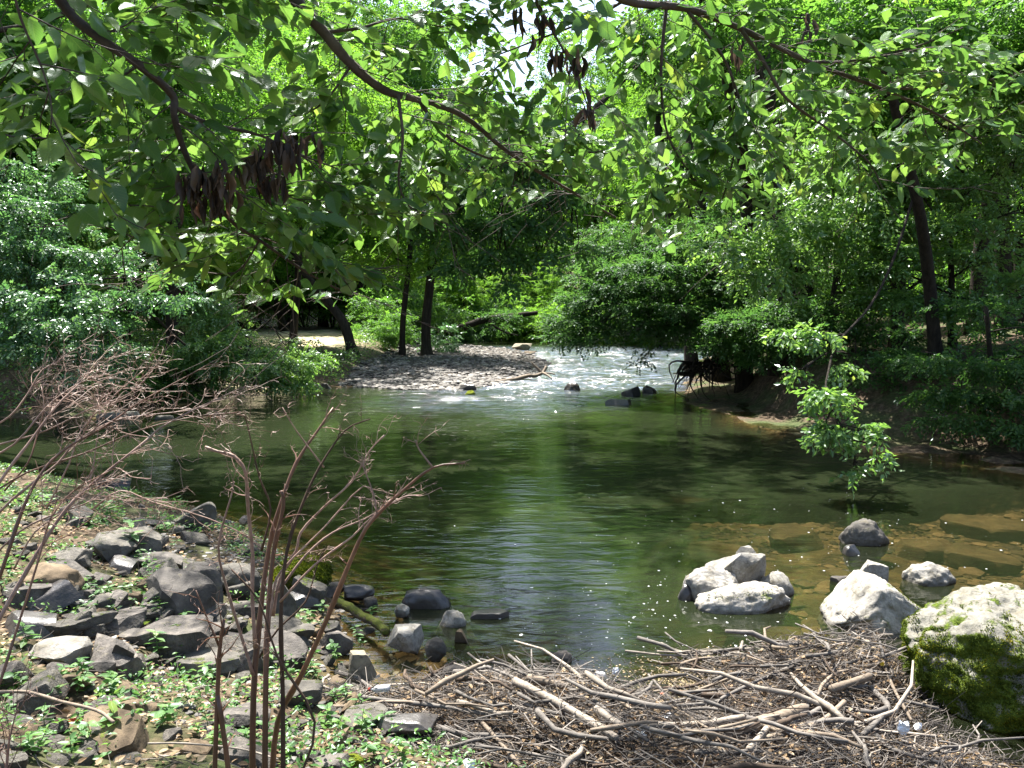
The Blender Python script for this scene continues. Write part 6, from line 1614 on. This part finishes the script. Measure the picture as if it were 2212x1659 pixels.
# the unseen rest of its crown, lobes placed where their dappled shade is wanted
lobes = [((-2.6, 3.4, 7.4), (1.3, 1.3, 0.5)), ((-3.8, 7.2, 8.2), (1.8, 1.4, 0.6)), ((-3.4, 1.0, 7.5), (2.0, 2.0, 0.8)), ((-0.9, 7.4, 7.0), (1.0, 0.8, 0.4)), ((0.6, 8.0, 7.4), (1.6, 0.9, 0.4)), ((2.2, 7.8, 7.2), (1.4, 0.9, 0.4)), ((-1.6, 6.2, 7.4), (1.1, 0.9, 0.4)), ((-4.6, 11.2, 8.0), (1.7, 1.4, 0.5)), ((-1.5, 4.0, 6.8), (1.3, 0.9, 0.35)), ((0.6, 5.0, 7.0), (1.1, 0.8, 0.35)), ((2.2, 5.4, 7.2), (1.0, 0.8, 0.35)), ((-3.3, 12.6, 8.3), (1.3, 1.1, 0.5)), ((-5.4, 13.2, 8.6), (1.3, 1.1, 0.5))]
V, Fc, rn = foliage(lobes, 2000, 11, 0.10, 71, clump=1.6, thr=-0.05, droop=0.1)
o = link('shade_crown', make_mesh('shade_crown', V - beech_base, Fc, [M['leaf_yellow']], {'rnd': rn}), beech)
o['kind'] = 'stuff'
tt = [limb(beech_base + np.array([0.5, 0.6, 6.0]), l[0], 0.05, 0.012, 60 + i, 0.05, 8, 0.05) for i, l in enumerate(lobes)]
V, Fc = tubes([p - beech_base for p, _ in tt], [q for _, q in tt], 7)
link('upper_branches', make_mesh('upper_branches', V, Fc, [M['bark_grey']], smooth=True), beech)
# clusters of dead curled leaves
def dead_leaf_mesh(seed):
    tv, tf, tuv = near_leaf(0.17, 0.1, 0.0, 8, 0.0)
    rr = np.random.default_rng(seed)
    V = tv.copy()
    V[:, 2] = -np.abs(V[:, 1]) * 1.6 + 0.05 * np.sin(V[:, 0] * 7 + seed)
    V[:, 1] *= 0.6
    V = V + rr.normal(size=V.shape) * 0.012
    a = V[:, 0] * rr.uniform(-0.9, 0.9)
    y, z = V[:, 1] * np.cos(a) - V[:, 2] * np.sin(a), V[:, 1] * np.sin(a) + V[:, 2] * np.cos(a)
    V[:, 1], V[:, 2] = y, z
    return make_mesh('dead_leaf', V, tf, [DL], smooth=True)
DL = leaf_mat('dead_leaf_single', (0.03, 0.021, 0.015), (0.06, 0.042, 0.03), (0.13, 0.09, 0.062), 0.3, 0.05, 0.45, 1.2, veins='obj')
dlm = [dead_leaf_mesh(s) for s in range(6)]
for pts, d, n_ in [([(400, 390), (430, 375), (470, 370), (500, 360)], 2.45, 46), ([(520, 345), (560, 330), (600, 300), (640, 310)], 2.5, 52), ([(420, 430), (480, 420)], 2.5, 20), ([(672, 290), (700, 285)], 2.8, 6), ([(600, 375), (570, 385)], 2.55, 16),
                   ([(1108, 25), (1125, 28)], 3.2, 6), ([(1158, 35), (1185, 30), (1160, 75)], 3.2, 15), ([(1205, 112), (1235, 120), (1250, 150)], 3.2, 18), ([(1265, 195), (1275, 245)], 3.2, 10), ([(1590, 85), (1602, 115)], 3.7, 7), ([(1735, 30), (1745, 75)], 3.9, 7)]:
    pp = [Q(a, b_, d) for a, b_ in pts]
    cb = pp[0]
    P = smooth_path(pp, sub=3)
    V, Fc = tubes([P - beech_base], [np.linspace(0.003, 0.0015, len(P))], 5)
    cl = link('dead_leaf_cluster', make_mesh('dead_leaf_cluster', V, Fc, [M['bark_grey']]), beech)
    cl['label'] = 'hanging bunch of dead curled brown leaves'
    for q in range(n_):
        p = P[r.integers(len(P))] + r.normal(size=3) * [0.012, 0.03, 0.012]
        A = nrm(np.array([r.normal() * 0.13, r.normal() * 0.13, -1.0])); N = r.normal(size=3)
        Sd = nrm(np.cross(N, A)); N = np.cross(A, Sd); L = r.uniform(0.045, 0.095)
        mw = mathutils.Matrix([[A[j] * L, Sd[j] * L, N[j] * L, p[j] - beech_base[j]] for j in range(3)] + [[0, 0, 0, 1]])
        o = link('dead_leaf', dlm[q % 6], cl)
        o.matrix_local = mw
print('beech', time.time() - T0)

# ------------------------------------------------------------------ herbs on the near bank
tvh, tfh, tuvh = near_leaf(0.26, 0.18, 0.04, 6, 0.06)
herb_leaf = make_mesh('herb_leaf', tvh, tfh, [M['herb_one']], smooth=True, uv=tuvh)
def herb(px, py, hgt_, nl, L, seed, label, group=None):
    r_ = np.random.default_rng(seed)
    g = G(px, py)
    root = empty('leafy_herb', g, label, 'plant', group)
    P = zigzag((0, 0, 0), (r_.normal() * 0.2, r_.normal() * 0.2, 1), hgt_, r_, 6, 0.08)
    V, Fc = tubes([P], [np.linspace(0.003, 0.0015, len(P))], 5)
    link('stem', make_mesh('herb_stem', V, Fc, [M['herb']], {'rnd': np.full(len(V), 0.4)}), root)
    for q in range(nl):
        f = 0.3 + 0.7 * (q + 0.5) / nl
        p = P[min(int(f * 6), 6)]
        a = q * 2.4 + r_.uniform(-0.3, 0.3)
        A = nrm([math.cos(a), math.sin(a), r_.uniform(-0.15, 0.45)]); N = np.array([0, 0, 1.0]) + r_.normal(size=3) * 0.2
        Sd = nrm(np.cross(N, A)); N = np.cross(A, Sd); l = L * r_.uniform(0.7, 1.2)
        o = link('leaf', herb_leaf, root)
        o.matrix_local = mathutils.Matrix([[A[j] * l, Sd[j] * l, N[j] * l, p[j]] for j in range(3)] + [[0, 0, 0, 1]])
    return root
for px, py, hh, nl, L, lb in [
    (292, 1190, 0.34, 11, 0.13, 'tall broad-leaved plant standing in front of the water left of the wedge rock'),
    (240, 1120, 0.22, 12, 0.12, 'low broad-leaved plant at the water edge by the flat black stone'),
    (345, 1150, 0.15, 7, 0.10, 'two-leaved seedling just left of the dark wedge rock'),
    (110, 1010 + 90, 0.2, 10, 0.11, 'green plant behind the pale dead stems near the left shore'),
    (412, 1400, 0.22, 9, 0.07, 'upright sunlit herb in front of the squared slate-topped block'),
    (370, 1400, 0.2, 9, 0.08, 'bushy herb left of the upright sunlit one'),
    (340, 1425, 0.24, 10, 0.08, 'arching herb below the small blue slate'),
    (250, 1590, 0.16, 8, 0.11, 'low plant with a big dark hanging leaf at the bottom left'),
    (350, 1570, 0.14, 10, 0.10, 'spreading light green plant right of the one with the hanging leaf'),
    (445, 1480, 0.16, 12, 0.10, 'spreading plant on the dusty slab left of the dead stems'),
    (60, 1400, 0.18, 10, 0.11, 'sun-bleached broad-leaved plant at the left edge'),
    (30, 1500, 0.18, 9, 0.10, 'plant in full sun in the lower left corner'),
    (730, 1440, 0.24, 16, 0.07, 'bushy green weed left of the tan block'),
    (690, 1470, 0.2, 14, 0.07, 'bushy green weed farther left of the tan block'),
    (800, 1330, 0.16, 9, 0.07, 'small bright plant growing on the mossy log'),
    (780, 1400, 0.26, 14, 0.06, 'slender weed growing above the tan block'),
    (690, 1330, 0.14, 8, 0.08, 'yellow-green seedling right of the tall pitted boulder'),
    (750, 1520, 0.2, 14, 0.06, 'weed at the left end of the long grey log'),
    (700, 1580, 0.2, 12, 0.08, 'pale green weed by the small stone left of the driftwood'),
    (820, 1640, 0.2, 16, 0.07, 'feathery dark green weed at the bottom under the long grey log'),
    (880, 1660, 0.22, 16, 0.07, 'feathery dark weed at the bottom edge nearest the driftwood'),
    (180, 1460, 0.18, 12, 0.08, 'leafy weed in the sunny patch below the pale slabs'),
    (120, 1520, 0.16, 12, 0.08, 'leafy weed left of the brown knobbly stone'),
    (240, 1510, 0.18, 13, 0.07, 'dense little weed just left of the brown knobbly stone'),
    (330, 1340, 0.16, 10, 0.07, 'herb at the top of the small blue slate')]:
    herb(px, py, hh, nl, L, int(px * 7 + py), lb)
r = np.random.default_rng(31)
c_ = 0
while c_ < 95:
    px, py = r.uniform(0, 860), r.uniform(1090, 1650)
    g = G(px, py)
    if poly_sd(SH, g[:1], g[1:2])[0] > -0.15 or poly_sd(DAM, g[:1], g[1:2])[0] > -0.05: continue
    hw_, nw_, lw_ = r.uniform(0.08, 0.2), int(r.integers(6, 12)), r.uniform(0.05, 0.085)
    herb(px, py, hw_, nw_, lw_, 5000 + c_, '%s, %s, %s weed %s' % ('tall' if hw_ > 0.16 else 'knee-low' if hw_ > 0.12 else 'ground-hugging', 'dense' if nw_ > 8 else 'sparse', 'broad-leaved' if lw_ > 0.068 else 'small-leaved', 'by the water edge' if py < 1200 else 'among the stones left of the dead stems' if px < 430 and py < 1450 else 'near the bottom left corner' if px < 430 else 'between the feet of the dead stems' if px < 620 and py > 1400 else 'right of the dead stems'), 'small weeds on the near bank')
    c_ += 1
# ground cover leaves, too many to count
def ground_leaves(name, label, cat, n_, L, mat, seed, lift=0.03, up=0.35, region=None, zone=None, thr=0.0, clump=1.4, jitter=0.5, far=False):
    r_ = np.random.default_rng(seed)
    x = r_.uniform(region[0], region[1], n_ * 6); y = r_.uniform(region[2], region[3], n_ * 6)
    P3 = np.stack([x, y, 0 * x], -1)
    s_ = poly_sd(SH, x, y)
    k = (s_ < -0.12) & (poly_sd(DAM, x, y) < 0.1) & (wav(P3, clump, seed) > thr)
    if zone is not None: k &= zone(x, y, s_)
    x, y = x[k][:n_], y[k][:n_]
    n_ = len(x)
    z = height(x, y) + r_.uniform(0.004, lift, n_)
    a = r_.uniform(0, 6.28, n_)
    A = np.stack([np.cos(a), np.sin(a), r_.normal(size=n_) * up], -1)
    N = np.array([0, 0, 1.0]) + r_.normal(size=(n_, 3)) * jitter
    V, Fc, rn = place_leaves(*((LEAF2_V, LEAF2_F) if far else (LEAF4_V, LEAF4_F)), np.stack([x, y, z], -1), A, N, L * r_.uniform(0.5, 1.25, n_), r_.random(n_))
    tag(link(name, make_mesh(name, V, Fc, [M[mat]], {'rnd': rn})), label, cat, kind='stuff')
ground_leaves('ground_cover', 'low green ground cover spreading over the near bank', 'ground cover', 21000, 0.045, 'herb', 1, 0.12, 0.4, (-9, 1.2, 1.8, 13.5), thr=0.1)
ground_leaves('fallen_leaves', 'dry brown leaf litter strewn over the near bank', 'leaf litter', 15000, 0.055, 'litter', 2, 0.03, 0.15, (-9, 1.5, 1.8, 13), thr=-0.5, jitter=0.35)
ground_leaves('bank_ivy', 'dark leafy ground cover along the far left bank', 'ground cover', 16000, 0.13, 'leaf_ash', 3, 0.5, 0.4, (-22, -3, 18, 48), thr=-0.1, clump=0.5, jitter=0.7, far=True, zone=lambda x, y, s: (poly_sd(glade, x, y) < -0.5) & (poly_sd(BAR, x, y) < -0.5))
ground_leaves('right_bank_cover', 'sparse dark ground plants on the shaded right bank', 'ground cover', 9000, 0.13, 'leaf_far', 4, 0.45, 0.4, (4, 30, 17, 55), thr=0.0, clump=0.5, jitter=0.7, far=True, zone=lambda x, y, s: s < -3.0)
r = np.random.default_rng(12)
for (px, py, lb) in [(140, 1575, 'bright red fallen leaf on the sunny litter near the brown branch'), (168, 1578, 'orange-red fallen leaf right next to the bright red one'), (152, 1363, 'small red leaf high up in the sunny weeds'), (215, 1600, 'rusty orange leaf below the weeds at the bottom left')]:
    g = G(px, py)
    V, Fc, rn = place_leaves(LEAF4_V, LEAF4_F, np.array([[0, 0, 0.03]]), np.array([[1, 0.3, 0.25]]), np.array([[0.2, -0.5, 1.0]]), np.array([0.08]), np.array([0.4]))
    tag(link('red_leaf', make_mesh('red_leaf', V, Fc, [M['red_leaf']], {'rnd': rn}), loc=g), lb, 'leaf')
# loose twigs on the near bank
paths, rads = [], []
for _ in range(1500):
    x, y = r.uniform(-4.5, 0.8), r.uniform(2.2, 11)
    if poly_sd(SH, np.array([x]), np.array([y]))[0] > -0.1: continue
    z = h1(x, y) + 0.02
    a = r.uniform(0, 6.28); L = r.uniform(0.08, 0.35)
    paths.append(zigzag((x, y, z), (math.cos(a), math.sin(a), r.normal() * 0.15), L, r, 4, 0.15)); rads.append(np.linspace(1, 0.5, 5) * r.uniform(0.0015, 0.004))
V, Fc = tubes(paths, rads, 3)
tag(link('bank_twigs', make_mesh('bank_twigs', V, Fc, [M['twig_mass']], {'rnd': np.repeat(r.random(len(paths)), 17)})), 'scattered small twigs on the near bank', 'twigs', kind='stuff')
print('done', time.time() - T0, 'objects', len(bpy.data.objects))
